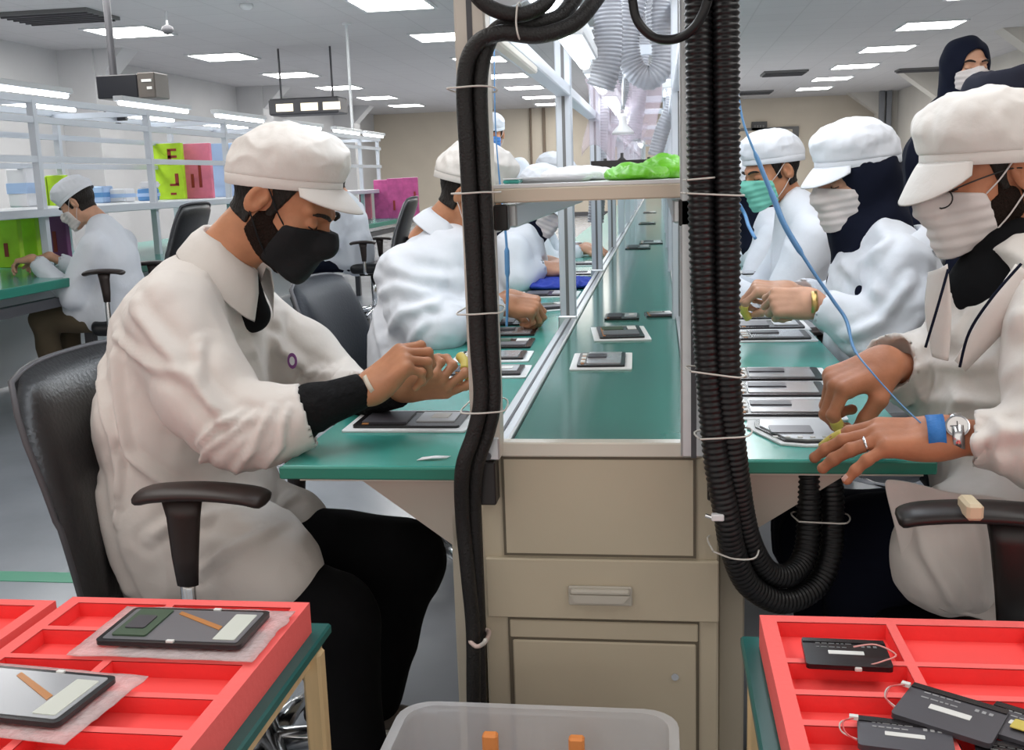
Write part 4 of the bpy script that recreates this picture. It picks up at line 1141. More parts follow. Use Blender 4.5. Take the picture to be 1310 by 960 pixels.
MB().tube(spline([(0.227, 1.225, 0.634), (0.253, 1.226, 0.637), (0.274, 1.215, 0.630), (0.255, 1.193, 0.632), (0.239, 1.193, 0.626), (0.227, 1.190, 0.622)], 6), .0010, 6).build('wire', mat('wire_pink', (.80, .35, .33), .5), t, smooth=True)
MB().box((-.004, -.003, -.002), (.004, .003, .003), .001).build('plug', M['label_white'], t, local=True).location = Vector((0.226, 1.186, 0.624)) - t.location

# clear plastic storage box
t = thing('storage_box', 'frosted clear plastic storage box standing before the cabinet', 'box', (-.165, 1.28, 0))
bx = MB()
def rr(w, d, r, z, n=5, cx=-.180, cy=1.26):
    pts = []
    for (sx, sy, a0) in ((1, 1, 0), (-1, 1, 90), (-1, -1, 180), (1, -1, 270)):
        for i in range(n + 1):
            a = math.radians(a0 + 90*i/n); pts.append((cx + sx*(w/2 - r) + r*math.cos(a), cy + sy*(d/2 - r) + r*math.sin(a), z))
    return pts
rings = [rr(.34, .28, .03, .002), rr(.375, .30, .04, .30), rr(.385, .31, .045, .425), rr(.405, .327, .05, .425), rr(.405, .327, .05, .437), rr(.377, .302, .042, .437), rr(.367, .292, .04, .30), rr(.33, .27, .03, .008)]
nR = len(rings[0]); vs = [p for r in rings for p in r]
fs = [(i*nR + k, i*nR + (k + 1) % nR, (i + 1)*nR + (k + 1) % nR, (i + 1)*nR + k) for i in range(len(rings) - 1) for k in range(nR)]
fs += [tuple(range(nR))[::-1], tuple((len(rings) - 1)*nR + k for k in range(nR))]
bx.add(vs, fs).build('shell', M['clear'], t, auto=30)
bx = MB()
for x in (-.30, -.24, -.12, -.05): bx.box((x, 1.098, .30), (x + .006, 1.104, .42))
bx.build('rib', M['clear'], t)
for i, x in enumerate((-.243, -.120)):
    p = thing('orange_strip', 'orange plastic strip inside the clear box, %s one' % ('left', 'right')[i], 'strip', (x, 1.36, .01), 'orange strips inside the clear box')
    MB().box((-.011, -.008, 0), (.011, .008, .415), .003).build('bar', M['orange'], p, local=True)
    MB().box((-.011, -.03, .02), (.011, .008, .03), .003).build('foot', M['orange'], p, local=True)

# ------------------------------------------------------------------ chairs
def office_chair(loc, rz, lab, seat_z=.50, back_h=.44, m='leather', arm_m='plastic_brown', lean=.17, arms=True, arm_z=.19, back_w=None, arm_dx=0.0):
    t = thing('office_chair', lab, 'chair', loc, 'office chairs', rz)
    # faces +x in its own frame
    F = Field((-.27, -.27, seat_z - .10), (.27, .27, seat_z + .05), .008)
    F.add(rbox((-.045, 0, seat_z - .03), (.195, .225, .045), .04), .02)
    P, Q = F.mesh(); mesh_obj('seat', relax(P, Q, 2), Q, M[m], t, local=True)
    rows = []
    zb = seat_z + .02
    def surf(u, v, off):
        # u along width -1..1, v up 0..1
        w = (.235 if back_w is None else back_w)*(1 - .12*(max(0, v - .75)/.25)**2)*(1 - .10*(1 - v)**3)
        y = u*w
        z = zb + back_h*v - .018*abs(u)**4*(1 if v > .5 else 0)
        x = -.21 - lean*v + .05*(1 - math.cos(u*1.1))*1.2 + .02*math.sin(v*PI)*1.0 - off
        return (x, y, z)
    NU, NV = 17, 15
    vs = []; 
    for k, s in ((0, 1), (1, -1)):
        for i in range(NV):
            v = i/(NV - 1)
            for j in range(NU):
                u = -1 + 2*j/(NU - 1)
                e = max(abs(u), abs(2*v - 1))
                th = .032*math.sqrt(max(0.0, 1 - e**5))
                vs.append(surf(u*.98, .01 + .98*v, .03 - s*th))
    n1 = NU*NV; fs = []
    for i in range(NV - 1):
        for j in range(NU - 1):
            a = i*NU + j
            fs.append((a, a + 1, a + NU + 1, a + NU)); fs.append((n1 + a, n1 + a + NU, n1 + a + NU + 1, n1 + a + 1))
    rim = [j for j in range(NU)] + [i*NU + NU - 1 for i in range(1, NV)] + [(NV - 1)*NU + j for j in range(NU - 2, -1, -1)] + [i*NU for i in range(NV - 2, 0, -1)]
    for i in range(len(rim)):
        a, b = rim[i], rim[(i + 1) % len(rim)]
        fs.append((a, n1 + a, n1 + b, b))
    MB().add(vs, fs).build('backrest', M[m], t, local=True, smooth=True)
    # thin shell piping round the back edge
    pip = []
    for k in range(49):
        a = -PI/2 + 2*PI*k/48
        uu, vv = math.cos(a), math.sin(a)
        q = max(abs(uu), abs(vv)); pip.append(surf(uu/q*.98, .5 + .49*vv/q, .034))
    MB().tube(pip, .006, 6, cap=False).build('piping', M['dark_grey'], t, local=True, smooth=True)
    MB().tube(spline([(-.10, 0, seat_z - .07), (-.26, 0, seat_z - .06), (-.31, 0, seat_z + .06), (-.34, 0, seat_z + .22)], 6), .02, 8, sq=1.6).build('back_bracket', M['plastic_black'], t, local=True, smooth=True)
    if arms:
        for s in (-1, 1):
            y = s*.275
            pad = MB()
            pts = spline([(-.11 + arm_dx, y, seat_z + arm_z + .001), (-.08 + arm_dx, y, seat_z + arm_z + .010), (arm_dx, y, seat_z + arm_z + .014), (.08 + arm_dx, y, seat_z + arm_z + .008), (.112 + arm_dx, y, seat_z + arm_z - .002)], 5)
            L = len(pts)
            pad.tube(pts, [.018 + .020*math.sqrt(max(0, 1 - ((i/(L - 1) - .5)*2)**6)) for i in range(L)], 12, sq=.36)
            pad.build('arm_pad', M[arm_m], t, local=True, smooth=True)
            st = MB()
            z0, z1 = seat_z - .02, seat_z + arm_z
            st.tube([(-.0, y, z1), (.0, y, z1 - .03), (-.003, y, z1 - .10), (-.003, y, z1 - .15)], [.036, .030, .024, .019], 12, sq=.55)
            st.build('arm_post', M[arm_m], t, local=True, smooth=True)
            MB().tube(spline([(-.003, y, z1 - .13), (-.003, y, z0 - .01), (-.003, y*.93, z0 - .045), (-.003, y*.4, z0 - .05)], 5), .014, 10, sq=.6).build('arm_bar', M['chrome'], t, local=True, smooth=True)
    MB().box((-.10, -.10, seat_z - .10), (.10, .10, seat_z - .075), .01).build('seat_plate', M['plastic_black'], t, local=True)
    MB().cyl((0, 0, .10), (0, 0, seat_z - .09), .024, 16).build('gas_lift', M['chrome'], t, local=True, smooth=True)
    for k in range(5):
        a = 2*PI*k/5 + .3
        L = MB().tube([(0, 0, .105), (.14*math.cos(a), .14*math.sin(a), .10), (.27*math.cos(a), .27*math.sin(a), .075)], [.028, .02, .015], 10).build('leg', M['chrome'], t, local=True, smooth=True)
        x, y = .27*math.cos(a), .27*math.sin(a)
        MB().cyl((x - .018*math.sin(a), y + .018*math.cos(a), .027), (x + .018*math.sin(a), y - .018*math.cos(a), .027), .027, 14).build('castor', M['plastic_black'], L, local=True)
    return t

# ------------------------------------------------------------------ people: heads
def head_field(h=.0026, detail=True, fem=False):
    F = Field((-.10, -.125, -.20), (.10, .135, .13), h)
    s = .95 if fem else 1.0
    F.add(ell((0, -.008, .030), (.074, .094, .084)), .02)
    F.add(ell((0, .028, -.035), (.060*s, .062, .080)), .03)
    for e in (-1, 1):
        F.add(cone((e*.050*s, .0, -.050), (e*.018, .068, -.098), .018, .015), .025)
        F.add(ell((e*.040, .056, -.030), (.022, .020, .024)), .02)
        F.add(cone((e*.010, .090, .019), (e*.046, .070, .021), .0085, .008), .012)
    F.add(ell((0, .078, -.101), (.022, .017, .018)), .02)
    F.add(cone((0, .088, .008), (0, .113, -.030), .0065, .0100), .010)
    for e in (-1, 1):
        F.add(ell((e*.0115, .103, -.035), (.0075, .010, .0075)), .006)
        F.cut(ell((e*.032, .100, -.001), (.0165, .014, .0115)), .012)
        F.add(ell((e*.032, .0755, -.002), (.0145, .0135, .0120)), .004)
    F.add(ell((0, .086, -.066), (.024, .014, .006)), .008)
    F.add(ell((0, .084, -.076), (.020, .013, .006)), .008)
    base = F.copy()
    for e in (-1, 1):
        R = Matrix.Rotation(math.radians(-14), 3, 'X') @ Matrix.Rotation(e*math.radians(16), 3, 'Z')
        E = Field(F.lo, F.lo + (np.array(F.n) - 1)*F.h, F.h); E.n = F.n; E.ax = F.ax; E.d = np.full(F.n, .3, np.float32)
        E.add(ell((e*.0785, -.014, -.006), (.0075, .0185, .031), R), .001)
        E.cut(ell((e*.0870, -.009, -.002), (.0085, .0115, .0205), R), .002)
        E.add(ell((e*.0800, -.004, -.008), (.004, .004, .007)), .004)
        F.d = smin(F.d, E.d, .005)
    F.add(cone((0, -.022, -.06), (0, -.050, -.19), .050*s, .056*s, (0, 1, 0), 1.05), .02)
    base.add(cone((0, -.022, -.06), (0, -.050, -.19), .050*s, .056*s), .02)
    return F, base
HEADS = {}
def get_head(fem=False, h=.0028):
    if (fem, h) not in HEADS:
        F, b = head_field(h, True, fem); P, Q = F.mesh(); HEADS[(fem, h)] = (F, b, relax(P, Q, 1, .4), Q)
    return HEADS[(fem, h)]

def rot_head(face, pitch=0, roll=0):
    """face = heading in degrees (0 = +x), pitch down in degrees; local y is forward"""
    return (Matrix.Rotation(math.radians(face - 90), 4, 'Z') @ Matrix.Rotation(math.radians(-pitch), 4, 'X') @ Matrix.Rotation(math.radians(roll), 4, 'Y'))
def xf(P, Mx):
    A = np.array(Mx); return P @ A[:3, :3].T + A[:3, 3]
def xv(pts, Mx): return [tuple(Mx @ Vector(p)) for p in pts]

def add_head_parts(t, Mh, o):
    """everything on the head except the skin; o = options"""
    h = o.get('h', .0028); fem = o.get('fem', False)
    F, base, _, _ = get_head(fem, h)
    x, y, z = F.coords()[1]
    if o.get('hair', True) and not fem:
        H = F.copy(); ear = np.minimum(np.sqrt((x - .082)**2 + (y + .010)**2 + ((z + .006)*.75)**2), np.sqrt((x + .082)**2 + (y + .010)**2 + ((z + .006)*.75)**2)) - .0235
        reg = np.minimum(-(z - .042) + np.zeros_like(F.d), np.maximum(y + .016, -(z + .060)) + np.zeros_like(F.d))
        for e in (-1, 1): reg = np.minimum(reg, cone((e*.072, .020, .05), (e*.069, .014, -.016), .022, .009)[0](x, y, z))
        H.d = np.maximum(np.maximum(base.d - .0062, reg), -ear)
        P, Q = H.mesh(); P = relax(P, Q, 1); N = vnormals(P, Q); P = wrinkle(P, N, .0008, (90, 90, 60), 2)
        mesh_obj('hair', xf(P, Mh), Q, M['hair'], t)
    if o.get('beard'):
        B = F.copy(); ear = np.minimum(np.sqrt((x - .082)**2 + (y + .010)**2 + (z + .006)**2), np.sqrt((x + .082)**2 + (y + .010)**2 + (z + .006)**2)) - .026
        reg = smax(smax(z + .020 + 0*F.d, -(y + .012) + .25*(z + .05), .01), -(z + .088 + .8*y), .01)
        reg = np.maximum(reg, (z + .045) - .5*np.maximum(.055 - y, 0))
        for e in (-1, 1): reg = np.minimum(reg, cone((e*.069, .016, -.005), (e*.062, .012, -.055), .009, .014)[0](x, y, z))
        B.d = np.maximum(np.maximum(base.d - .0034, reg), -ear)
        if o.get('mask'): B.d = np.maximum(B.d, (y - .060) + 0*F.d)
        P, Q = B.mesh(); P = relax(P, Q, 1)
        if len(P): N = vnormals(P, Q); P = wrinkle(P, N, .0009, (140, 140, 140), 4); mesh_obj('beard', xf(P, Mh), Q, M['beard'], t)
    # eyebrows and lashes
    for e in (-1, 1):
        if o.get('brow', True):
            MB().tube(xv(spline([(e*.013, .0985, .017), (e*.026, .0975, .0215), (e*.040, .090, .0225), (e*.051, .079, .017)], 4), Mh), [.0036]*4 + [.0044]*4 + [.0038]*3 + [.0018]*2, 8, sq=.9).build('eyebrow', M['hair'], t, smooth=True)
        MB().tube(xv(spline([(e*.0195, .0855, -.005), (e*.027, .0893, -.0088), (e*.034, .0893, -.0095), (e*.0455, .080, -.006)], 4), Mh), .0014, 6).build('eyelash', M['lip'], t, smooth=True)
    m = o.get('mask')
    if m:
        K = F.copy(); K.d = base.d - .0042
        K.add(ell((0, .032, -.048), (.064, .068, .078)), .01)
        K.add(ell((0, .096, -.030), (.010, .020, .022)), .05)
        K.add(ell((0, .086, -.095), (.026, .020, .024)), .03)
        kx, ky, kz = K.coords()[1]
        K.d = K.d - .0012*np.sin(kz*2*PI/.020 + .6)*(0 if m == 'mask_black' else 1) 
        reg = smax(smax((kz + .004) - .30*(ky - .105) + 0*K.d, -(ky - .040 - .20*(kz + .05)) , .006), -(kz + .118) - .28*(ky - .09), .006)
        K.d = smax(K.d, reg, .002)
        P, Q = K.mesh(); P = relax(P, Q, 1)
        mo = mesh_obj('face_mask', xf(P, Mh), Q, M[m], t)
        for e in (-1, 1):
            lp = MB()
            lp.tube(xv(spline([(e*.0620, .048, -.026), (e*.0755, .026, -.006), (e*.0820, .004, .016), (e*.0805, -.012, .026)], 5), Mh), .0014, 6)
            lp.build('ear_loop', M['mask_black'] if m == 'mask_black' else M['mask_white'], mo, smooth=True)
            lp = MB()
            lp.tube(xv(spline([(e*.0560, .040, -.090), (e*.0720, .018, -.066), (e*.0790, -.004, -.042), (e*.0795, -.018, -.030)], 5), Mh), .0014, 6)
            lp.build('ear_loop', M['mask_black'] if m == 'mask_black' else M['mask_white'], mo, smooth=True)
    if o.get('cap'):
        Mc = Mh @ Matrix.Translation((0, 0, .03)) @ Matrix.Rotation(math.radians(o.get('cap_rot', 0)), 4, 'X') @ Matrix.Translation((0, 0, o.get('cap_dz', 0))) @ Matrix.Scale(o.get('cap_s', 1.0), 4) @ Matrix.Translation((0, 0, -.03))
        c = o['cap']; puff = o.get('puff', 0.0); bk = o.get('cap_tilt', .08)
        K = Field((-.125, -.155, -.01), (.125, .145, .20), .0032)
        K.add(ell((0, -.014, .050), (.0905 + puff*.3, .1135, .088 + puff)), .01)
        K.add(ell((0, .015, .085 + puff*.6), (.084 + puff*.3, .096, .050)), .03)
        kx, ky, kz = K.coords()[1]
        K.d = smax(K.d, -(kz - .043) - bk*ky, .006)
        P, Q = K.mesh(); P = relax(P, Q, 1); N = vnormals(P, Q)
        w_ = np.clip((P[:, 2] - .047)/.03, .1, 1)
        P = P + (wrinkle(P, N, .0048, (16, 15, 24), o.get('seed', 1)) - P)*w_[:, None]
        co = mesh_obj('cap', xf(P, Mc), Q, M[c], t)
        rows = []
        for zz, rr_ in ((.026, .0885), (.028, .0905), (.048, .0905), (.050, .0885)):
            rows.append([(rr_*math.sin(a), -.014 + (rr_ + .0225)*math.cos(a), zz - bk*(-.014 + .112*math.cos(a))) for a in [2*PI*k/40 for k in range(41)]])
        MB().grid([xv(r, Mc) for r in rows]).build('cap_band', M[c], co, smooth=True)
        if o.get('visor', True):
            rows = []; L = o.get('visor_len', .058); dr = o.get('visor_drop', .034)
            for i in range(7):
                v = i/6; row = []
                for k in range(25):
                    va = o.get('visor_a', 62); a = math.radians(-va + 2*va*k/24)
                    ex = L*v*max(0, math.cos(a*88/va))**.55
                    bx_ = .0905*math.sin(a); by_ = -.014 + .113*math.cos(a)
                    dz = -dr*(v**1.2)*max(0, math.cos(a*86/va))**.5 - .004*v*abs(math.sin(a))
                    row.append((bx_*(1 + .10*v), by_ + ex, .030 - bk*by_ + dz))
                rows.append(row)
            MB().grid([xv(r, Mc) for r in rows], Mc.to_3x3() @ Vector((0, 0, .0028))).build('visor', M[c], co, smooth=True)
    if o.get('hijab'):
        K = Field((-.20, -.20, -.34), (.20, .17, .16), .0045)
        K.add(ell((0, -.014, .030), (.090, .112, .100)), .02)
        K.add(cone((0, -.020, -.03), (0, -.040, -.17), .086, .085), .04)
        K.add(cone((0, -.015, -.14), (0, -.01, -.26), .082, .115, (1, 0, 0), 1.1), .05)
        K.add(ell((0, .03, -.13), (.06, .06, .05)), .04)
        K.cut(ell((0, .085, -.020), (.054, .085, .088)), .006)
        kx, ky, kz = K.coords()[1]
        K.d = K.d + .002*np.sin(kx*90 + kz*50) + .0015*np.sin(kz*70 + ky*60)
        P, Q = K.mesh(); P = relax(P, Q, 1)
        mesh_obj('hijab', xf(P, Mh), Q, M[o['hijab']], t)
    if o.get('glasses'):
        g = MB(); Lf = []
        for e in (-1, 1):
            ring_ = [(e*.033 + .021*math.cos(a), .106 - .010*abs(math.cos(a))*(1 if math.cos(a)*e > 0 else 0), -.014 + .017*math.sin(a)) for a in [2*PI*k/20 for k in range(21)]]
            g.tube(xv(ring_, Mh), .0013, 6, cap=False)
            g.tube(xv(spline([(e*.054, .094, -.004), (e*.070, .060, .003), (e*.077, .010, .006), (e*.079, -.012, .002)], 5), Mh), .0014, 6)
        g.tube(xv([(-.012, .105, -.006), (0, .109, -.004), (.012, .105, -.006)], Mh), .0013, 6)
        go = g.build('glasses', M['plastic_black'], t, smooth=True)

# ------------------------------------------------------------------ hands
def hand_pose(kind):
    # curls per finger (index..little): base, middle, tip in degrees; spread in degrees; thumb points
    if kind == 'flat':
        return dict(c=[(12, 10, 6), (10, 10, 6), (12, 12, 8), (20, 14, 8)], s=[8, 1, -6, -18], th=[(.014, .024, -.008), (.046, .046, -.016), (.074, .058, -.020), (.098, .060, -.024)])
    if kind == 'pinch':
        return dict(c=[(48, 48, 30), (55, 55, 35), (62, 60, 40), (68, 62, 40)], s=[4, 1, -3, -8], th=[(.014, .024, -.010), (.046, .038, -.034), (.072, .036, -.052), (.088, .028, -.064)])
    if kind == 'grip':
        return dict(c=[(60, 70, 40), (66, 74, 42), (70, 76, 42), (74, 76, 42)], s=[3, 1, -2, -5], th=[(.014, .024, -.012), (.044, .036, -.036), (.066, .026, -.052), (.080, .010, -.060)])
    return dict(c=[(30, 30, 20), (34, 34, 22), (38, 36, 24), (42, 38, 24)], s=[5, 1, -4, -9], th=[(.014, .024, -.010), (.048, .044, -.024), (.076, .046, -.036), (.098, .040, -.046)])
BASES = [(.090, .029), (.095, .0098), (.090, -.0095), (.080, -.0275)]
LENS = [(.043, .026, .021), (.047, .030, .022), (.043, .028, .022), (.034, .021, .019)]
def hand(Mh, side, kind, s=1.0, h=.0024, toward=None, thick=1.0):
    """local: x to fingertips, y to thumb, z back of the hand; side -1 mirrors y. returns (P, Q, joints in world)"""
    ps = hand_pose(kind) if isinstance(kind, str) else kind
    F = Field((-.09, -.095, -.12), (.20, .095, .085), h)
    el = Vector((-1, 0, 0))
    if toward is not None:
        el = (Mh.inverted() @ Vector(toward)); el.y *= side; el.normalize()
    el = el*.085
    F.add(rbox((.050, .001, -.004), (.046, .038, .0135), .013), .01)
    F.add(ell((.030, .022, -.012), (.030, .018, .016)), .015)
    F.add(ell((.030, -.022, -.010), (.034, .016, .015)), .015)
    F.add(cone(tuple(el), (0, 0, -.003), .0245, .0225, (0, 1, 0), 1.2), .02); F.add(cone((0, 0, -.003), (.02, 0, -.003), .0225, .0215, (0, 1, 0), 1.25), .02)
    joints = []
    for i in range(4):
        bx, by = BASES[i]; a = 0; sp = math.radians(ps['s'][i]); p = Vector((bx, by, .001)); J = [p.copy()]
        F.add(cone((bx - .05, by*.8, .002), (bx, by, .002), .0085, .0105*thick), .010)
        r = [.0098, .0088, .0080, .0068] if i < 3 else [.0086, .0076, .0070, .0060]
        for k in range(3):
            a += math.radians(ps['c'][i][k])
            d = Vector((math.cos(a)*math.cos(sp), math.cos(a)*math.sin(sp), -math.sin(a)))
            q = p + d*LENS[i][k]
            F.add(cone(tuple(p), tuple(q), r[k]*thick, r[k + 1]*thick), .004)
            F.add(ell(tuple(q - d*.0), (r[k+1]*1.05*thick,)*3), .003)
            p = q; J.append(p.copy())
        joints.append(J)
    T = [Vector(v) for v in ps['th']]
    for k, (ra, rb) in enumerate(((.015, .0128), (.0125, .0112), (.0112, .0085))):
        F.add(cone(tuple(T[k]), tuple(T[k + 1]), ra*thick, rb*thick), .010 if k == 0 else .005)
    joints.append(T)
    P, Q = F.mesh(); P = relax(P, Q, 1, .35)
    Sx = Matrix.Diagonal((s, s*side, s, 1))
    Mw = Mh @ Sx
    if side < 0: Q = Q[:, ::-1]
    return xf(P, Mw), Q, [[Mw @ v for v in J] for J in joints]
def hand_mat(w, fingers, dorsal):
    x = Vector(fingers).normalized(); z = Vector(dorsal); z = (z - x*z.dot(x)).normalized(); y = z.cross(x)
    R = Matrix((x, y, z)).transposed().to_4x4()
    return Matrix.Translation(Vector(w)) @ R
def finger_cot(t, J, s=1.0, m='yellow', full=True, r=.0094):
    # thin rubber sleeve over the last two finger bones
    a, b, c = J[-3], J[-2], J[-1]
    d = (c - b).normalized()
    P = spline([a.lerp(b, .35), b, c, c + d*.0055], 4)
    n = len(P); rs = [r*s*1.05]*(n - 3) + [r*s*.93, r*s*.72, r*s*.30]
    MB().tube(P, rs, 12).build('finger_cot', M[m], t, smooth=True)
def bracelet(t, p, d, r, wdt, name, m, sq=.85, up=(0, 0, 1)):
    d = Vector(d).normalized(); p = Vector(p)
    u = Vector(up); x = d.cross(u).normalized(); y = x.cross(d)
    rows = []
    for k, (o, rr_) in enumerate(((-wdt/2, r - .001), (-wdt/2, r + .002), (wdt/2, r + .002), (wdt/2, r - .001))):
        rows.append([tuple(p + d*o + x*math.cos(a)*rr_*1.18 + y*math.sin(a)*rr_*sq) for a in [2*PI*j/28 for j in range(29)]])
    return MB().grid(rows).build(name, m, t, smooth=True)

# ------------------------------------------------------------------ bodies and garments
def cutcone(a, b, ra, rb, flat=None, fs=1.0, both=False):
    f, lo, hi = cone(a, b, ra, rb, flat, fs); A = V3(a); B = V3(b); d = (B - A)/np.linalg.norm(B - A)
    def fn(x, y, z):
        v = np.maximum(f(x, y, z), (x - B[0])*d[0] + (y - B[1])*d[1] + (z - B[2])*d[2])
        return v
    return fn, lo, hi
def bounds(pts, pad):
    a = np.array([list(p) for p in pts]); return a.min(0) - pad, a.max(0) + pad
def body_mesh(t, J, Mh, hands, skin, fem=False, h=.010, hh=.0028, kneck=True):
    lo, hi = bounds([J[k] for k in J if J[k] is not None and k != 'head'], .16)
    lo[2] = max(lo[2], .0)
    F = Field(lo, hi, h)
    F.add(cone(J['pelvis'], J['chest'], .09, .085, (0, 1, 0), 1.1), .03)
    F.add(cone(J['chest'], J['neck'], .07, .045), .03)
    for s in 'RL':
        F.add(cone(J['chest'], J['s' + s], .05, .036), .02)
        F.add(cone(J['s' + s], J['e' + s], .038, .034), .02); F.add(cone(J['e' + s], J['w' + s], .035, .024), .015)
        if J.get('h' + s) is not None:
            F.add(cone(J['pelvis'], J['h' + s], .09, .08), .03); F.add(cone(J['h' + s], J['k' + s], .07, .05), .02)
            F.add(cone(J['k' + s], J['a' + s], .045, .032), .015)
            f = Vector(J['f' + s]) if J.get('f' + s) is not None else Vector(J['a' + s]) + Vector((0, 0, -.03))
            F.add(cone(J['a' + s], tuple(f), .030, .024), .015)
    parts = [F.mesh()]
    _, _, HP, HQ = get_head(fem, hh)
    parts.append((xf(HP, Mh), HQ))
    for (P, Q) in hands: parts.append((P, Q))
    P, Q = join(parts)
    return mesh_obj('body', P, Q, skin, t)

def collar(t, Mn, m, r=.068, hgt=.034, flap=.045, open_=35, spread=1.0, name='collar'):
    """folded shirt collar round the neck; Mn: local z up along neck, y forward"""
    rows = []
    for (rr_, zz, ext) in ((r*1.02, -.012, 0), (r*.96, hgt, 0), (r*1.05, hgt + .003, .2), (r*1.24, hgt - .018, .7), (r*1.42, hgt - flap, 1.0)):
        row = []
        for k in range(33):
            a = math.radians(open_ + (360 - 2*open_)*k/32)
            fr = max(0, math.cos(a))          # 1 at the front
            x = rr_*math.sin(a); y = rr_*math.cos(a)*1.05
            z = zz - .028*fr*ext - .022*fr
            row.append((x*(1 + .12*fr*ext*spread), y + .018*fr*ext, z))
        rows.append(row)
    return MB().grid([xv(r_, Mn) for r_ in rows], Mn.to_3x3() @ Vector((0, 0, .003))).build(name, m, t, smooth=True)
def frame_at(p, up, fwd):
    z = Vector(up).normalized(); y = Vector(fwd); y = (y - z*y.dot(z)).normalized(); x = y.cross(z)
    return Matrix.Translation(Vector(p)) @ Matrix((x, y, z)).transposed().to_4x4()

def coat_mesh(t, torso, sleeves, skirt, cuts, m, h=.007, amp=.006, seed=1, fine=.0, folds=(), side=-1, name='lab_coat', k=.05, flat=(0, 1, 0), wr=(9, 9, 5)):
    pts = [p for p, r, f in torso] + [p for s in sleeves for p, r in s] + [p for s in skirt for p, r in s]
    lo, hi = bounds(pts, .20); lo[2] = max(lo[2], 0.02)
    F = Field(lo, hi, h)
    for (a, ra, fa), (b, rb, fb) in zip(torso, torso[1:]): F.add(cone(a, b, ra, rb, flat, (fa + fb)/2), k)
    for s in skirt:
        for (a, ra), (b, rb) in zip(s, s[1:]): F.add(cone(a, b, ra, rb), k)
    for s in sleeves:
        n = len(s)
        for i in range(n - 1):
            (a, ra), (b, rb) = s[i], s[i + 1]
            F.add((cutcone if i == n - 2 else cone)(a, b, ra, rb), .03 if i else .045)
        (a, ra), (b, rb) = s[-2], s[-1]
        a, b = Vector(a), Vector(b); d = (b - a).normalized()
        F.cut(cone(tuple(b - d*.002), tuple(b + d*.03), rb - .007, rb - .004), .003)
    for c in cuts: F.cut(c, .006)
    P, Q = F.mesh(); P = relax(P, Q, 2); N = vnormals(P, Q)
    if amp: P = wrinkle(P, N, amp, wr, seed)
    if fine: P = wrinkle(P, vnormals(P, Q), fine, (24, 24, 13), seed + 7)
    if folds:
        N = vnormals(P, Q)
        for f in folds: P = fold(P, N, f[0], f[1], f[2], side)
    P = relax(P, Q, 1, .3)
    return mesh_obj(name, P, Q, M[m] if isinstance(m, str) else m, t)

def trousers(t, J, m, h=.009, r=(.095, .085, .066, .058), seed=3, amp=.004, name='trousers'):
    lo, hi = bounds([J[k] for k in ('pelvis', 'hR', 'hL', 'kR', 'kL', 'aR', 'aL')], .14); lo[2] = max(lo[2], 0.01)
    F = Field(lo, hi, h)
    for s in 'RL':
        F.add(cone(J['pelvis'], J['h' + s], r[0] + .01, r[0]), .04)
        F.add(cone(J['h' + s], J['k' + s], r[0], r[1]*.92), .03); F.add(cutcone(J['k' + s], J['a' + s], r[2] + .006, r[3]), .03)
    P, Q = F.mesh(); P = relax(P, Q, 2); N = vnormals(P, Q); P = wrinkle(P, N, amp, (9, 9, 6), seed)
    return mesh_obj(name, P, Q, M[m], t)
def shoe(t, ankle, d, m='shoe', s=1.05):
    a = Vector(ankle); d = Vector((d[0], d[1], 0)).normalized()
    Mx = Matrix.Translation(a) @ Matrix((d, Vector((0, 0, 1)).cross(d), Vector((0, 0, 1)))).transposed().to_4x4()
    F = Field((-.08, -.06, -.09), (.22, .06, .06), .004)
    F.add(cone((-.03, 0, -.035), (.06, 0, -.045), .036, .034), .02); F.add(cone((.06, 0, -.045), (.165, 0, -.058), .034, .026, (0, 1, 0), 1.35), .03)
    F.add(cone((0, 0, -.02), (0, 0, .03), .042, .040), .02)
    F.keep(lambda x, y, z: -(z + .078)); F.cut(cone((0, 0, .02), (0, 0, .07), .034, .034), .003)
    P, Q = F.mesh(); o = mesh_obj('shoe', xf(relax(P*s, Q, 1), Mx), Q, M[m], t)
    mb = MB(); pts = []
    for k in range(24):
        A = 2*PI*k/24; pts.append((.062 + .125*math.cos(A), (.040 + .006*math.cos(A))*math.sin(A)))
    mb.prism(pts, 'z', -.088, -.074)
    S = MB(); S.add(xv([tuple(v*s for v in p) for p in mb.v], Mx), mb.f); S.build('sole', M['sole'], o)

# ------------------------------------------------------------------ the people
def V(*a): return Vector(a)
def neckframe(J, fwd, p=None):
    n = Vector(J['neck']); return frame_at(p or n, Vector(J['head']) - n, fwd)

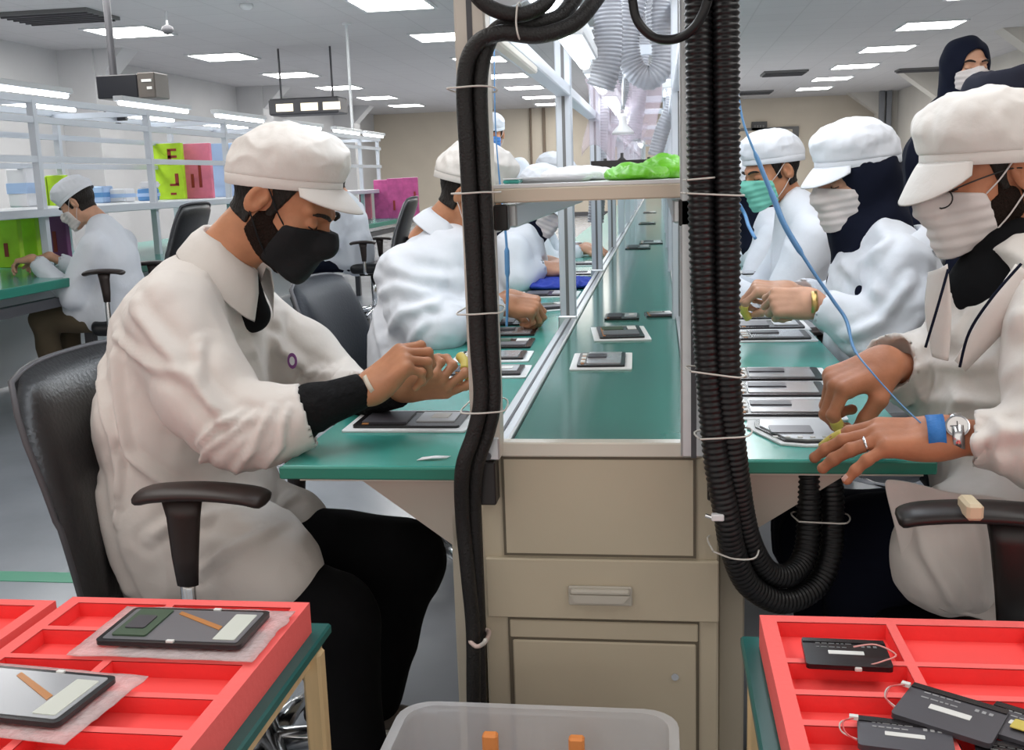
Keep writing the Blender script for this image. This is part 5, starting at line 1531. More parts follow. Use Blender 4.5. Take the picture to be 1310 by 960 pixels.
# ---- man with black mask, front left
def man_black_mask():
    t = thing('person', 'bearded man in black face mask and white peaked cap, seated front left in white coat', 'person', (-.75, 1.9, 0))
    Mh = Matrix.Translation(V(*(-0.675, 1.865, 1.176))) @ rot_head(-3, 34, 0)
    J = dict(head=(-0.675, 1.865, 1.176), neck=(-0.829, 1.885, 1.049), chest=(-0.879, 1.890, 0.908), pelvis=(-0.936, 1.880, 0.503),
             sR=(-0.835, 1.720, 0.982), eR=(-0.717, 1.650, 0.797), wR=(-0.501, 1.735, 0.850), sL=(-0.888, 2.050, 0.947), eL=(-0.698, 2.070, 0.778), wL=(-0.485, 1.900, 0.817),
             hR=(-0.853, 1.790, 0.529), hL=(-0.907, 1.980, 0.484), kR=(-0.590, 1.740, 0.418), kL=(-0.520, 2.000, 0.439), aR=(-.56, 1.72, .10), aL=(-0.621, 2.020, 0.101))
    Mr = hand_mat(J['wR'], (.80, .18, .62), (-.45, -.62, .62))
    pr = dict(c=[(38, 62, 28), (46, 66, 34), (52, 68, 38), (58, 66, 40)], s=[4, 1, -3, -8], th=[(.014, .024, -.010), (.046, .038, -.034), (.074, .034, -.052), (.096, .022, -.064)])
    Pr, Qr, Jr = hand(Mr, 1, pr, .93, toward=(-0.601, 1.670, 0.809))
    Ml = hand_mat(J['wL'], (.93, -.10, .12), (.05, -.80, -.60))
    pl = dict(c=[(22, 40, 16), (40, 56, 28), (60, 66, 34), (66, 64, 36)], s=[3, 1, -2, -6], th=[(.014, .024, -.010), (.046, .042, -.026), (.080, .044, -.030), (.110, .036, -.032)])
    Pl, Ql, Jl = hand(Ml, -1, pl, .93, toward=(-0.603, 2.000, 0.776))
    body_mesh(t, J, Mh, [(Pr, Qr), (Pl, Ql)], M['skin'])
    add_head_parts(t, Mh, dict(beard=True, mask='mask_black', cap='cap', puff=.004, cap_tilt=0.0, cap_s=.955, cap_rot=27, visor_len=.044, visor_drop=.040, visor_a=58, cap_dz=-.003, seed=4))
    for k in (4, 0, 1): finger_cot(t, Jl[k], .98)
    D = 1.80
    folds = [([(-0.956, 1.800, 0.937), (-0.930, 1.800, 0.746), (-0.803, 1.800, 0.626)], .010, .012), ([(-1.034, 1.800, 0.924), (-0.958, 1.800, 0.776), (-0.954, 1.800, 0.655)], .008, .010),
             ([(-1.014, 1.800, 0.685), (-0.981, 1.800, 0.547), (-0.958, 1.800, 0.461)], .009, .010), ([(-0.881, 1.800, 1.008), (-0.806, 1.800, 0.935), (-0.695, 1.800, 0.834)], .012, .012),
             ([(-0.962, 1.800, 0.952), (-0.853, 1.800, 0.914), (-0.764, 1.800, 0.899)], .010, .009), ([(-0.752, 1.660, 0.781), (-0.713, 1.660, 0.822), (-0.671, 1.660, 0.836)], .007, .010),
             ([(-0.769, 1.660, 0.740), (-0.731, 1.660, 0.781), (-0.650, 1.660, 0.835)], .006, .010), ([(-0.707, 1.660, 0.726), (-0.654, 1.660, 0.781), (-0.629, 1.660, 0.842)], .006, .008),
             ([(-0.658, 1.660, 0.734), (-0.613, 1.660, 0.781), (-0.602, 1.660, 0.842)], .005, .008), ([(-0.898, 1.800, 0.594), (-0.849, 1.800, 0.625), (-0.711, 1.800, 0.627)], .010, .010),
             ([(-0.807, 1.720, 0.533), (-0.744, 1.720, 0.579), (-0.654, 1.720, 0.616)], .009, .010), ([(-0.945, 1.800, 0.746), (-0.967, 1.800, 0.609)], .005, .007),
             ([(-0.760, 1.800, 0.949), (-0.744, 1.800, 0.877), (-0.703, 1.800, 0.834)], .008, .010)]
    coat_mesh(t, [((-0.851, 1.890, 1.009), .082, 1.55), ((-0.888, 1.890, 0.923), .122, 1.45), ((-0.907, 1.890, 0.770), .150, 1.22), ((-0.914, 1.880, 0.600), .152, 1.20), ((-0.913, 1.880, 0.487), .140, 1.25)],
              [[((-0.843, 1.735, 0.976), .082), ((-0.774, 1.685, 0.858), .078), ((-0.707, 1.650, 0.800), .066), ((-0.658, 1.655, 0.800), .064), ((-0.587, 1.675, 0.818), .055)],
               [((-0.859, 2.040, 0.948), .085), ((-0.739, 2.080, 0.851), .074), ((-0.661, 2.060, 0.780), .062), ((-0.588, 1.990, 0.786), .046)]],
              [[((-0.887, 1.800, 0.548), .120), ((-0.731, 1.750, 0.520), .096), ((-0.697, 1.745, 0.503), .085)], [((-0.923, 1.980, 0.501), .11), ((-0.761, 2.000, 0.510), .082)]],
              [cone((-0.728, 1.820, 1.045), (-0.694, 1.820, 0.985), .020, .006, (0, 1, 0), 2.0)], 'coat', h=.0062, amp=.0055, seed=3, fine=.0022, folds=folds)
    collar(t, frame_at((-0.798, 1.885, 1.055), (.46, 0, .88), (1, -.1, -.3)), M['coat'], r=.064, hgt=.044, flap=.058, open_=22)
    # dark shirt at the neck opening
    F = Field(V3((-0.765, 1.880, 1.004)) - .14, V3((-0.765, 1.880, 1.004)) + .14, .005)
    F.add(cone((-0.792, 1.885, 1.058), (-0.784, 1.885, 1.008), .044, .040), .02); F.add(cone((-0.784, 1.885, 1.008), (-0.760, 1.885, 0.964), .040, .036), .02)
    P, Q = F.mesh(); mesh_obj('shirt', relax(P, Q, 1), Q, M['black_cloth'], t)
    # black knitted oversleeves and pale wrist band
    w = V(*J['wR']); 
    MB().tube(spline([(-0.608, 1.670, 0.813), (-0.581, 1.675, 0.829), (-0.547, 1.700, 0.837), (-0.511, 1.730, 0.847)], 5), [.044, .045, .044, .042, .043, .044, .043, .041, .039, .037, .036, .035, .034, .033, .032, .031], 18).build('oversleeve', M['black_knit'], t, smooth=True)
    MB().tube(spline([(-0.603, 2.000, 0.776), (-0.549, 1.950, 0.790), (-0.493, 1.905, 0.811)], 5), [.038]*6 + [.033]*5, 18).build('oversleeve', M['black_knit'], t, smooth=True)
    bracelet(t, w + V(.008, .002, .004), (.80, .18, .5), .026, .008, 'wrist_band', mat('cream_band', (.62, .55, .45), .7))
    bd = MB().lathe([(.0, 0), (.012, 0), (.012, .002), (0, .002)], n=16)
    c = (-0.703, 1.930, 0.866)
    Mb = Matrix.Translation(V(*c)) @ Matrix.Rotation(math.radians(90), 4, 'X') @ Matrix.Diagonal((.8, 1.3, 1, 1))
    t2 = MB(); t2.add(xv(bd.v, Mb), bd.f); t2.build('badge', M['badge'], t)
    t2 = MB(); t2.add(xv([(x*.55, y*.55, z + .0006 if z > 0 else z) for x, y, z in bd.v], Mb), bd.f); t2.build('badge_centre', M['paper'], t)
    trousers(t, J, 'black_cloth', r=(.095, .090, .070, .062))
    shoe(t, J['aL'], (1, .05)); shoe(t, J['aR'], (1, -.05))
    # small part pinched between the fingertips
    return t
man_black_mask()
office_chair((-.785, 1.86, 0), 0.0, 'black leather armchair under the black masked man at front left', seat_z=.40, back_h=.485, lean=.10, arm_z=.295, back_w=.262, arm_dx=.035)

# ---- second man on the left, head hidden by the post
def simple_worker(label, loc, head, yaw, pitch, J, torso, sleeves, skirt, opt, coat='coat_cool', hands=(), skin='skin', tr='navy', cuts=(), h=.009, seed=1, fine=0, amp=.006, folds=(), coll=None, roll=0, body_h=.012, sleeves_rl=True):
    t = thing('person', label, 'person', loc)
    Mh = Matrix.Translation(V(*head)) @ rot_head(yaw, pitch, roll); J['head'] = head
    J['sR'] = sleeves[0 if sleeves_rl else 1][0][0]; J['sL'] = sleeves[1 if sleeves_rl else 0][0][0]
    c_ = Vector(torso[1][0]); J['chest'] = tuple(c_) if len(torso) < 5 else J['chest']
    HM = []; HJ = []
    for (w, f, d, side, kind, s) in hands:
        P, Q, Jn = hand(hand_mat(w, f, d), side, kind, s, .0028, toward=(sleeves[len(HM)][-2][0] if len(sleeves) > len(HM) else None)); HM.append((P, Q)); HJ.append(Jn)
    body_mesh(t, J, Mh, HM, M[skin], opt.get('fem', False), h=body_h)
    add_head_parts(t, Mh, opt)
    coat_mesh(t, torso, sleeves, skirt, cuts, coat, h=h, amp=amp, seed=seed, fine=fine, folds=folds)
    if J.get('kR') is not None: trousers(t, J, tr, h=.012)
    if coll: collar(t, frame_at(*coll[0]), M[coat], **coll[1])
    return t, HJ, Mh
J = dict(neck=(-0.578, 3.020, 1.044), chest=(-0.657, 3.030, 0.886), pelvis=(-0.719, 3.020, 0.536), sR=(-0.670, 2.850, 0.959), eR=(-0.601, 2.800, 0.802), wR=(-0.441, 3.050, 0.838),
         sL=(-0.678, 3.200, 0.940), eL=(-0.595, 3.250, 0.787), wL=(-0.457, 3.250, 0.829), hR=(-0.686, 2.930, 0.555), hL=(-0.705, 3.120, 0.526), kR=(-0.458, 2.930, 0.509), kL=(-0.474, 3.120, 0.488), aR=(-0.470, 2.930, 0.154), aL=(-0.487, 3.120, 0.112))
D = 2.9
t, HJ, _ = simple_worker('man in white coat bending over the bench, head half hidden by left hoses', (-.7, 3.0, 0), (-0.530, 3.020, 1.158), 0, 30, J,
    [((-0.596, 3.020, 1.004), .085, 1.5), ((-0.642, 3.020, 0.909), .14, 1.35), ((-0.679, 3.020, 0.725), .165, 1.15), ((-0.707, 3.020, 0.536), .16, 1.2)],
    [[((-0.700, 2.880, 0.942), .085), ((-0.671, 2.830, 0.853), .08), ((-0.601, 2.800, 0.807), .072), ((-0.472, 2.980, 0.838), .048)], [((-0.679, 3.200, 0.916), .08), ((-0.595, 3.250, 0.787), .07), ((-0.494, 3.250, 0.815), .05)]],
    [[((-0.685, 2.930, 0.579), .12), ((-0.548, 2.930, 0.532), .09)], [((-0.716, 3.120, 0.551), .12), ((-0.571, 3.120, 0.501), .09)]],
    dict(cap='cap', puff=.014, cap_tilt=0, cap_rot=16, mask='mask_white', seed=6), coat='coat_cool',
    hands=[((-0.451, 3.040, 0.840), (.9, .1, -.18), (-.1, -.5, .85), 1, 'pinch', 1.0), ((-0.460, 3.220, 0.837), (.85, -.35, -.15), (0, -.2, 1), -1, 'pinch', 1.0)], seed=8, h=.008,
    folds=[([(-0.747, 2.900, 0.989), (-0.660, 2.900, 0.944), (-0.549, 2.900, 0.920)], .018, .014), ([(-0.799, 2.900, 0.880), (-0.706, 2.900, 0.923), (-0.595, 2.900, 0.887)], .014, .014), ([(-0.760, 2.900, 0.767), (-0.687, 2.900, 0.856), (-0.574, 2.900, 0.876)], .012, .012), ([(-0.692, 2.900, 0.744), (-0.620, 2.900, 0.833)], .012, .012), ([(-0.778, 2.900, 1.055), (-0.802, 2.900, 0.835), (-0.762, 2.900, 0.722)], .014, .014)],
    coll=(((-0.607, 3.020, 1.053), (.55, 0, .83), (1, 0, -.5)), dict(r=.070, hgt=.03, flap=.05, open_=25)), fine=.003)
office_chair((-.665, 3.03, 0), -.05, 'charcoal leather chair behind the second man on the left', seat_z=.46, m='leather_grey', back_h=.45, lean=.14)

# ---- woman with dark hijab further down on the left
J = dict(neck=(-0.553, 4.400, 0.997), chest=(-0.596, 4.400, 0.868), pelvis=(-0.634, 4.400, 0.538), sR=(-0.586, 4.220, 0.929), eR=(-0.557, 4.200, 0.774), wR=(-0.467, 4.350, 0.837), sL=(-0.591, 4.580, 0.922), eL=(-0.557, 4.600, 0.783), wL=(-0.475, 4.500, 0.848),
         hR=(-0.610, 4.300, 0.552), hL=(-0.620, 4.500, 0.539), kR=(-0.399, 4.300, 0.517), kL=(-0.410, 4.500, 0.503), aR=(-0.406, 4.300, 0.185), aL=(-0.418, 4.500, 0.156))
t, HJ, _ = simple_worker('woman in navy hijab, white mask and coat behind the left man, under the shelf', (-.65, 4.4, 0), (-0.484, 4.400, 1.101), -15, 30, J,
    [((-0.561, 4.400, 0.959), .08, 1.5), ((-0.597, 4.400, 0.852), .125, 1.35), ((-0.619, 4.400, 0.671), .15, 1.2), ((-0.634, 4.400, 0.538), .16, 1.2)],
    [[((-0.589, 4.240, 0.919), .068), ((-0.566, 4.200, 0.802), .056), ((-0.483, 4.320, 0.831), .042)], [((-0.589, 4.560, 0.917), .08), ((-0.557, 4.600, 0.783), .065), ((-0.492, 4.500, 0.842), .045)]], [],
    dict(fem=True, hijab='navy', cap='cap_cool', mask='mask_white', puff=.01, seed=9, brow=False), hands=[((-0.472, 4.340, 0.832), (.9, .1, -.1), (0, -.5, .85), 1, 'pinch', .95), ((-0.476, 4.500, 0.845), (.85, -.35, -.15), (0, -.2, 1), -1, 'pinch', .95)],
    skin='skin_light', seed=12, h=.010)
office_chair((-.70, 4.42, 0), 0, 'charcoal chair hidden behind the left hijab wearing worker', seat_z=.46, m='leather_grey')
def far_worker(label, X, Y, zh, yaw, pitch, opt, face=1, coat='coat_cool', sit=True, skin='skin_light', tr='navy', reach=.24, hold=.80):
    """compact seated or standing worker; face=+1 looks to +x, -1 to -x, 0 toward -y"""
    c, s = (face, 0) if face else (0, -1)
    def W(f, l, z): return (X + f*c + l*(-s if not c else 0) + (0 if c else 0), Y + f*s + (l*c if c else 0), z) if c else (X + l, Y - f, z)
    hx, hy = X, Y; ps_ = .17*math.sin(math.radians(pitch)); X, Y = X - c*ps_, Y - s*ps_
    nk = zh - .15
    pz = .55 if sit else .98
    J = dict(neck=W(-.05, 0, nk), chest=W(-.08, 0, nk - .2), pelvis=W(-.12, 0, pz))
    for k, l in (('R', -.17), ('L', .17)):
        J['s' + k] = W(-.07, l, nk - .08); J['e' + k] = W(.06 if sit else 0, l*1.25, nk - .34)
        J['w' + k] = W(reach, l*.5, hold) if sit else W(.12, l*1.35, nk - .58)
        J['h' + k] = W(-.10, l*.55, pz - .02)
        J['k' + k] = W(.30, l*.6, pz - .04) if sit else W(-.05, l*.55, .52)
        J['a' + k] = W(.28, l*.6, .10) if sit else W(-.08, l*.55, .10)
    hw = []
    for k, sd in (('R', 1), ('L', -1)):
        d_ = Vector(W(1, 0, 0)) - Vector(W(0, 0, 0)); sd2 = sd*(1 if c >= 0 and c else (1 if c else 1))
        if sit: hw.append((J['w' + k], (d_.x, d_.y, -.15), (0, 0, 1), -sd if c > 0 else sd, 'relax', .95))
        else: hw.append((J['w' + k], (d_.x*.25, d_.y*.25, -1), (d_.x*.3 + .9*(-sd), d_.y, 0), sd, 'relax', .95))
    up = lambda a, b, q: tuple(a[i] + (b[i] - a[i])*q for i in range(3))
    torso = [(W(-.035, 0, nk + .025), .064, 1.1), (W(-.055, 0, nk - .03), .085, 1.5), (W(-.08, 0, nk - .16), .12, 1.45), (W(-.10, 0, nk - .38), .145, 1.2), (W(-.10, 0, pz), .155, 1.2)]
    if not sit: torso.append((W(-.08, 0, .62), .19, 1.1))
    sl = [[(J['s' + k], .078), (J['e' + k], .066), (up(J['e' + k], J['w' + k], .88), .048)] for k in 'RL']
    sk = [[(W(-.1, l, pz), .12), (W(.12, l, pz - .01), .09)] for l in (-.09, .09)] if sit else []
    t, HJ, Mh = simple_worker(label, (X, Y, 0), (hx, hy, zh), yaw, pitch, J, torso, sl, sk, opt, coat=coat, hands=hw, skin=skin, tr=tr, h=.012, seed=int(X*10 + Y), amp=.007)
    return t
c = (-0.587, 6.000, 1.189)
far_worker('worker with pale blue cap beside the second left frame post', c[0], 6.0, c[2], -5, 25, dict(cap='cap_cool', mask='mask_blue', visor=False, seed=3), 1)
c = (-1.088, 7.000, 1.482)
far_worker('standing worker in white cap and blue mask behind the left hoses', c[0], 7.0, c[2], -88, 5, dict(cap='cap_cool', mask='mask_blue', visor=False, seed=3), 0, sit=False, skin='skin')
c = (-3.164, 5.500, 1.139)
far_worker('seated worker with white cap and mask at the left background bench', c[0], 5.5, c[2], 185, 30, dict(cap='cap_cool', mask='mask_white', visor=False, seed=5, puff=.01), -1, tr='brown', reach=.34, hold=.85)
office_chair((c[0] + .26, 5.5, 0), PI, 'black chair under the seated worker in the left background', seat_z=.50, back_h=.30, arm_z=.27)
c = (-3.392, 6.900, 0.895)
office_chair((-3.10, 6.02, 0), PI, 'tall black chair behind the background worker on the left', seat_z=.52, back_h=.58, arms=False)
c = (-2.785, 9.000, 1.191)
far_worker('worker in white coat far behind the black mask, seen past the cap peak', c[0], 9.0, c[2], 180, 20, dict(cap='cap_cool', mask='mask_white', seed=5), -1, reach=.3)
office_chair((c[0] + .30, 9.0, 0), PI, 'black chair of the far worker behind the cap peak', seat_z=.50, back_h=.55)

# ---- right side: front man with glasses
def man_glasses():
    t = thing('person', 'bearded man with glasses, white mask and tall white cap at the right edge', 'person', (.62, 1.72, 0))
    head = (0.534, 1.860, 1.184)
    Mh = Matrix.Translation(V(*head)) @ rot_head(196, 14, 0)
    J = dict(head=head, neck=(0.581, 1.820, 1.045), chest=(0.613, 1.820, 0.916), pelvis=(0.638, 1.750, 0.590), sL=(0.581, 1.620, 0.981), eL=(0.567, 1.520, 0.802), wL=(0.412, 1.560, 0.813),
             sR=(0.583, 1.930, 0.941), eR=(0.558, 1.980, 0.776), wR=(0.372, 1.800, 0.879), hL=(0.582, 1.660, 0.621), hR=(0.633, 1.840, 0.558),
             kL=(0.364, 1.860, 0.532), kR=(0.322, 2.020, 0.489), aL=(0.398, 1.900, 0.115), aR=(0.365, 2.040, 0.067))
    Ml = hand_mat(J['wL'], (-.97, .16, -.09), (.05, -.35, .94))
    pl = dict(c=[(16, 16, 10), (14, 16, 10), (16, 14, 12), (22, 14, 8)], s=[6, 2, -4, -20], th=[(.014, .026, -.008), (.046, .050, -.018), (.074, .060, -.024), (.098, .058, -.030)])
    Pl, Ql, Jl = hand(Ml, -1, pl, 1.03, .0020, toward=(0.508, 1.530, 0.809), thick=1.1)
    Mr = hand_mat(J['wR'], (-.80, -.25, -.30), (-.25, -.30, .90))
    pr = dict(c=[(50, 52, 22), (58, 56, 30), (66, 66, 36), (70, 66, 40)], s=[4, 1, -3, -8], th=[(.014, .024, -.010), (.044, .042, -.032), (.070, .040, -.056), (.088, .032, -.078)])
    Pr, Qr, Jr = hand(Mr, 1, pr, 1.06, .0022, toward=(0.451, 1.880, 0.842), thick=1.1)
    body_mesh(t, J, Mh, [(Pr, Qr), (Pl, Ql)], M['skin_ruddy'])
    add_head_parts(t, Mh, dict(beard=True, mask='mask_white', cap='cap', puff=.004, cap_tilt=0, cap_rot=13, visor_len=.036, visor_drop=.064, visor_a=50, cap_dz=-.012, cap_s=1.03, glasses=True, seed=11))
    for k in (0, 4): finger_cot(t, Jr[k], 1.0, r=.0102)
    finger_cot(t, Jl[0], 1.0, r=.0102)
    # nails on the flat hand
    for k in (1, 2, 3):
        a, b = Jl[k][-2], Jl[k][-1]; d = (b - a).normalized(); up = Vector((.05, -.35, .94)); up = (up - d*up.dot(d)).normalized(); sd = d.cross(up)
        c = b + up*.0056; rows = [[tuple(c + d*(-.006 + .010*i/4) + sd*.0045*math.sin(j*.7) + up*.0016*math.cos(j*.7)) for j in (-2, -1, 0, 1, 2)] for i in range(5)]
        MB().grid(rows, up*.0005).build('nail', mat('nail_pink', (.62, .36, .30), .3), t, smooth=True)
    ringp = Jl[2][0].lerp(Jl[2][1], .45); dd = (Jl[2][1] - Jl[2][0])
    bracelet(t, ringp, dd, .0098, .0035, 'ring', M['chrome'], 1.15)
    fd = Vector((-.97, .16, -.09)).normalized(); w = V(*J['wL'])
    bracelet(t, w + fd*.016, fd, .0300, .024, 'wrist_strap', M['blue_strap'], .92)
    wb = w - fd*.012
    wo = bracelet(t, wb, fd, .0295, .016, 'watch', M['chrome'], .95)
    up = Vector((.0, -.80, .55)).normalized(); up = (up - fd*up.dot(fd)).normalized()
    Mw = frame_at(wb + up*.0275, up, fd)
    a = MB().lathe([(0, 0), (.0165, 0), (.0175, .002), (.0165, .0055), (.0140, .0060), (0, .0060)], n=28); b = MB(); b.add(xv(a.v, Mw), a.f); b.build('watch_case', M['chrome'], wo, auto=40)
    a = MB().lathe([(0, .0061), (.0138, .0061), (.0138, .0065), (0, .0065)], n=28); b = MB(); b.add(xv(a.v, Mw), a.f); b.build('watch_dial', M['label_white'], wo)
    a = MB(); a.box((-.0006, 0, .0066), (.0006, .010, .0069)); a.box((0, -.0006, .0066), (.007, .0006, .0069)); b = MB(); b.add(xv(a.v, Mw), a.f); b.build('watch_hand', M['plastic_black'], wo)
    D = 1.66
    folds = [([(0.432, 1.660, 0.894), (0.486, 1.660, 0.953), (0.539, 1.660, 1.000)], .012, .012), ([(0.399, 1.660, 0.857), (0.489, 1.660, 0.893), (0.542, 1.660, 0.941)], .010, .010),
             ([(0.378, 1.660, 0.783), (0.469, 1.660, 0.833), (0.547, 1.660, 0.845)], .010, .010), ([(0.379, 1.600, 0.725), (0.394, 1.600, 0.627), (0.443, 1.600, 0.539)], .010, .010),
             ([(0.446, 1.600, 0.726), (0.462, 1.600, 0.628), (0.477, 1.600, 0.528)], .012, .010), ([(0.414, 1.660, 1.049), (0.407, 1.660, 0.954), (0.386, 1.660, 0.894)], .010, .010),
             ([(0.425, 1.500, 0.846), (0.437, 1.500, 0.801), (0.428, 1.500, 0.767)], .007, .008), ([(0.465, 1.500, 0.857), (0.463, 1.500, 0.801), (0.481, 1.500, 0.756)], .007, .008)]
    coat_mesh(t, [((0.592, 1.820, 0.998), .090, 1.5), ((0.599, 1.830, 0.934), .140, 1.3), ((0.607, 1.830, 0.795), .160, 1.15), ((0.628, 1.800, 0.641), .155, 1.2), ((0.637, 1.780, 0.566), .15, 1.2)],
              [[((0.579, 1.660, 0.976), .078), ((0.572, 1.570, 0.875), .074), ((0.548, 1.510, 0.808), .062), ((0.442, 1.545, 0.809), .042)],
               [((0.566, 1.930, 0.934), .080), ((0.550, 1.980, 0.806), .072), ((0.455, 1.900, 0.839), .064), ((0.380, 1.820, 0.873), .052)]],
              [[((0.563, 1.640, 0.640), .11), ((0.462, 1.640, 0.613), .088), ((0.446, 1.640, 0.581), .080)]],
              [cone((0.506, 1.720, 1.036), (0.462, 1.700, 0.917), .044, .012, (0, 1, 0), 2.6)], 'coat', h=.0062, amp=.006, fine=.0022, seed=15, folds=folds)
    # hanging coat skirt beside the leg
    rows = []
    L = [(0.331, 1.600, 0.735), (0.346, 1.600, 0.682), (0.362, 1.600, 0.626), (0.374, 1.600, 0.548)]
    Rr = [(0.512, 1.560, 0.715), (0.511, 1.560, 0.655), (0.512, 1.560, 0.589), (0.511, 1.560, 0.511)]
    for i in range(4):
        row = []
        for j in range(13):
            v = j/12; p = V(*L[i]).lerp(V(*Rr[i]), v); p.y += .010*math.sin(v*9 + i*.5) ; p.z += -.006*math.sin(v*PI)*(i == 3); row.append(p)
        rows.append(row)
    g = MB().grid(rows, (0, .006, 0)); so = g.build('coat_skirt', M['coat'], t, smooth=True)
    md = so.modifiers.new('s', 'SUBSURF'); md.levels = 2; md.render_levels = 2
    # dark shirt showing in the coat opening
    F = Field(V3((0.538, 1.800, 0.945)) - .22, V3((0.538, 1.800, 0.945)) + .22, .006)
    F.add(cone((0.566, 1.830, 1.051), (0.561, 1.830, 0.980), .062, .090), .02); F.add(cone((0.561, 1.830, 0.980), (0.546, 1.830, 0.862), .090, .100), .02)
    P, Q = F.mesh(); mesh_obj('shirt', relax(P, Q, 1), Q, M['black_cloth'], t)
    MB().tube(spline([(0.505, 1.575, 1.057), (0.466, 1.565, 1.012), (0.440, 1.575, 0.961), (0.433, 1.590, 0.907)], 6), .0022, 8).build('drawstring', M['navy'], t, smooth=True)
    MB().tube(spline([(0.429, 1.660, 1.043), (0.412, 1.640, 0.993), (0.396, 1.640, 0.928)], 6), .0022, 8).build('drawstring', M['navy'], t, smooth=True)
    for poly, dy in (([(0.519, 1.640, 1.051), (0.481, 1.635, 0.990), (0.442, 1.650, 0.905), (0.461, 1.650, 0.886), (0.510, 1.630, 0.953), (0.558, 1.630, 1.024)], 0),
                     ([(0.428, 1.660, 1.051), (0.434, 1.650, 0.979), (0.433, 1.650, 0.905), (0.415, 1.660, 0.908), (0.404, 1.670, 0.977), (0.411, 1.690, 1.035)], 1)):
        a_ = [V(*p) for p in poly[:3]]; b_ = [V(*p) for p in poly[3:]][::-1]
        a2, b2 = spline(a_, 6), spline(b_, 6); rows = []
        for i in range(len(a2)):
            row = []
            for j in range(6):
                p = a2[i].lerp(b2[i], j/5); p.y += .012*(j/5)**2 - .006*math.sin(j/5*PI); row.append(p)
            rows.append(row)
        MB().grid(rows, (0, .004, 0)).build('lapel', M['coat'], t, smooth=True)
    collar(t, frame_at((0.583, 1.810, 1.018), (-.40, 0, .9), (-1, -.1, -.3)), M['coat'], r=.078, hgt=.022, flap=.05, open_=30)
    trousers(t, J, 'navy', r=(.10, .10, .08, .07))
    shoe(t, J['aL'], (-1, 0)); shoe(t, J['aR'], (-1, 0))
    return t
man_glasses()
ch = office_chair((.505, 1.73, 0), PI - .1, 'black armchair with cream arm joint under the man with glasses', seat_z=.44, back_h=.46, arm_z=.275, arm_dx=.04, arm_m='plastic_black')
c = (0.414, 1.430, 0.742)
MB().box((c[0] - .012, c[1] - .02, c[2] - .011), (c[0] + .010, c[1] + .03, c[2] + .012), .004).build('arm_joint', mat('cream_joint', (.62, .52, .36), .5), ch, local=True).matrix_parent_inverse = Matrix.Identity(4)
for o in list(ch.children):
    if o.name.startswith('arm_joint'):
        mw = Matrix.Rotation(-(PI - .1), 4, 'Z') @ Matrix.Translation((-.505, -1.73, 0)); o.data.transform(mw)

# ---- woman with gold watch
J = dict(neck=(0.556, 2.780, 0.999), chest=(0.586, 2.800, 0.888), pelvis=(0.619, 2.800, 0.497), sL=(0.565, 2.620, 0.954), eL=(0.535, 2.580, 0.810), wL=(0.371, 2.620, 0.877), sR=(0.559, 2.970, 0.934), eR=(0.495, 3.000, 0.803), wR=(0.340, 2.860, 0.882),
         hL=(0.582, 2.720, 0.517), hR=(0.610, 2.900, 0.483), kL=(0.349, 2.720, 0.516), kR=(0.362, 2.900, 0.482), aL=(0.355, 2.720, 0.177), aR=(0.367, 2.900, 0.120))
D = 2.66
t, HJ, _ = simple_worker('woman in black hijab, white mask and cap wearing a gold watch', (.65, 2.8, 0), (0.493, 2.820, 1.174), 205, 12, J,
    [((0.556, 2.780, 0.986), .085, 1.5), ((0.570, 2.800, 0.918), .13, 1.35), ((0.585, 2.820, 0.743), .15, 1.2), ((0.612, 2.820, 0.534), .16, 1.2)],
    [[((0.564, 2.630, 0.954), .083), ((0.560, 2.580, 0.866), .078), ((0.502, 2.570, 0.812), .070), ((0.385, 2.610, 0.872), .046)], [((0.551, 2.950, 0.925), .08), ((0.495, 3.000, 0.803), .066), ((0.367, 2.880, 0.873), .042)]],
    [[((0.581, 2.720, 0.537), .12), ((0.447, 2.720, 0.517), .09)]],
    dict(fem=True, hijab='navy', cap='cap_cool', mask='mask_white', puff=.006, cap_tilt=0, cap_rot=8, visor_len=.044, visor_drop=.046, visor_a=52, seed=21),
    hands=[((0.367, 2.615, 0.880), (-.95, .10, -.02), (.1, -.85, .5), -1, 'grip', 1.0), ((0.339, 2.850, 0.883), (-.9, -.15, .10), (-.1, -.3, .9), 1, 'pinch', 1.0)], skin='skin_light', seed=18, h=.008, cuts=[cone((0.472, 2.660, 1.057), (0.421, 2.600, 0.954), .070, .012, (0, 1, 0), 2.0)],
    folds=[([(0.389, 2.660, 0.983), (0.454, 2.660, 0.963), (0.521, 2.660, 0.885)], .014, .012), ([(0.430, 2.660, 0.809), (0.504, 2.660, 0.847), (0.574, 2.660, 0.941)], .012, .014), ([(0.450, 2.660, 0.770), (0.524, 2.660, 0.789), (0.595, 2.660, 0.846)], .012, .012), ([(0.586, 2.660, 1.109), (0.482, 2.660, 0.981)], .012, .012)],
    coll=(((0.560, 2.780, 0.994), (-.4, 0, .9), (-1, -.1, -.3)), dict(r=.095, hgt=.01, flap=.05, open_=30)), fine=.0025, sleeves_rl=False)
bracelet(t, (0.368, 2.613, 0.878), (-.95, .05, -.02), .0285, .015, 'gold_watch', M['gold'], 1.0)
for i in (0, 1): finger_cot(t, HJ[1][i], 1.0)
finger_cot(t, HJ[0][0], 1.0)
bd = MB().lathe([(.0, 0), (.012, 0), (.012, .002), (0, .002)], n=16)
for (c, nm) in (((0.475, 2.620, 0.902), 'badge'),):
    Mb = Matrix.Translation(V(*c)) @ Matrix.Rotation(math.radians(90), 4, 'X') @ Matrix.Diagonal((.9, 1.4, 3, 1)); b = MB(); b.add(xv(bd.v, Mb), bd.f); b.build(nm, M['navy'], t)
office_chair((.80, 2.82, 0), PI, 'black chair hidden behind the gold watch woman', seat_z=.46, m='leather_grey')

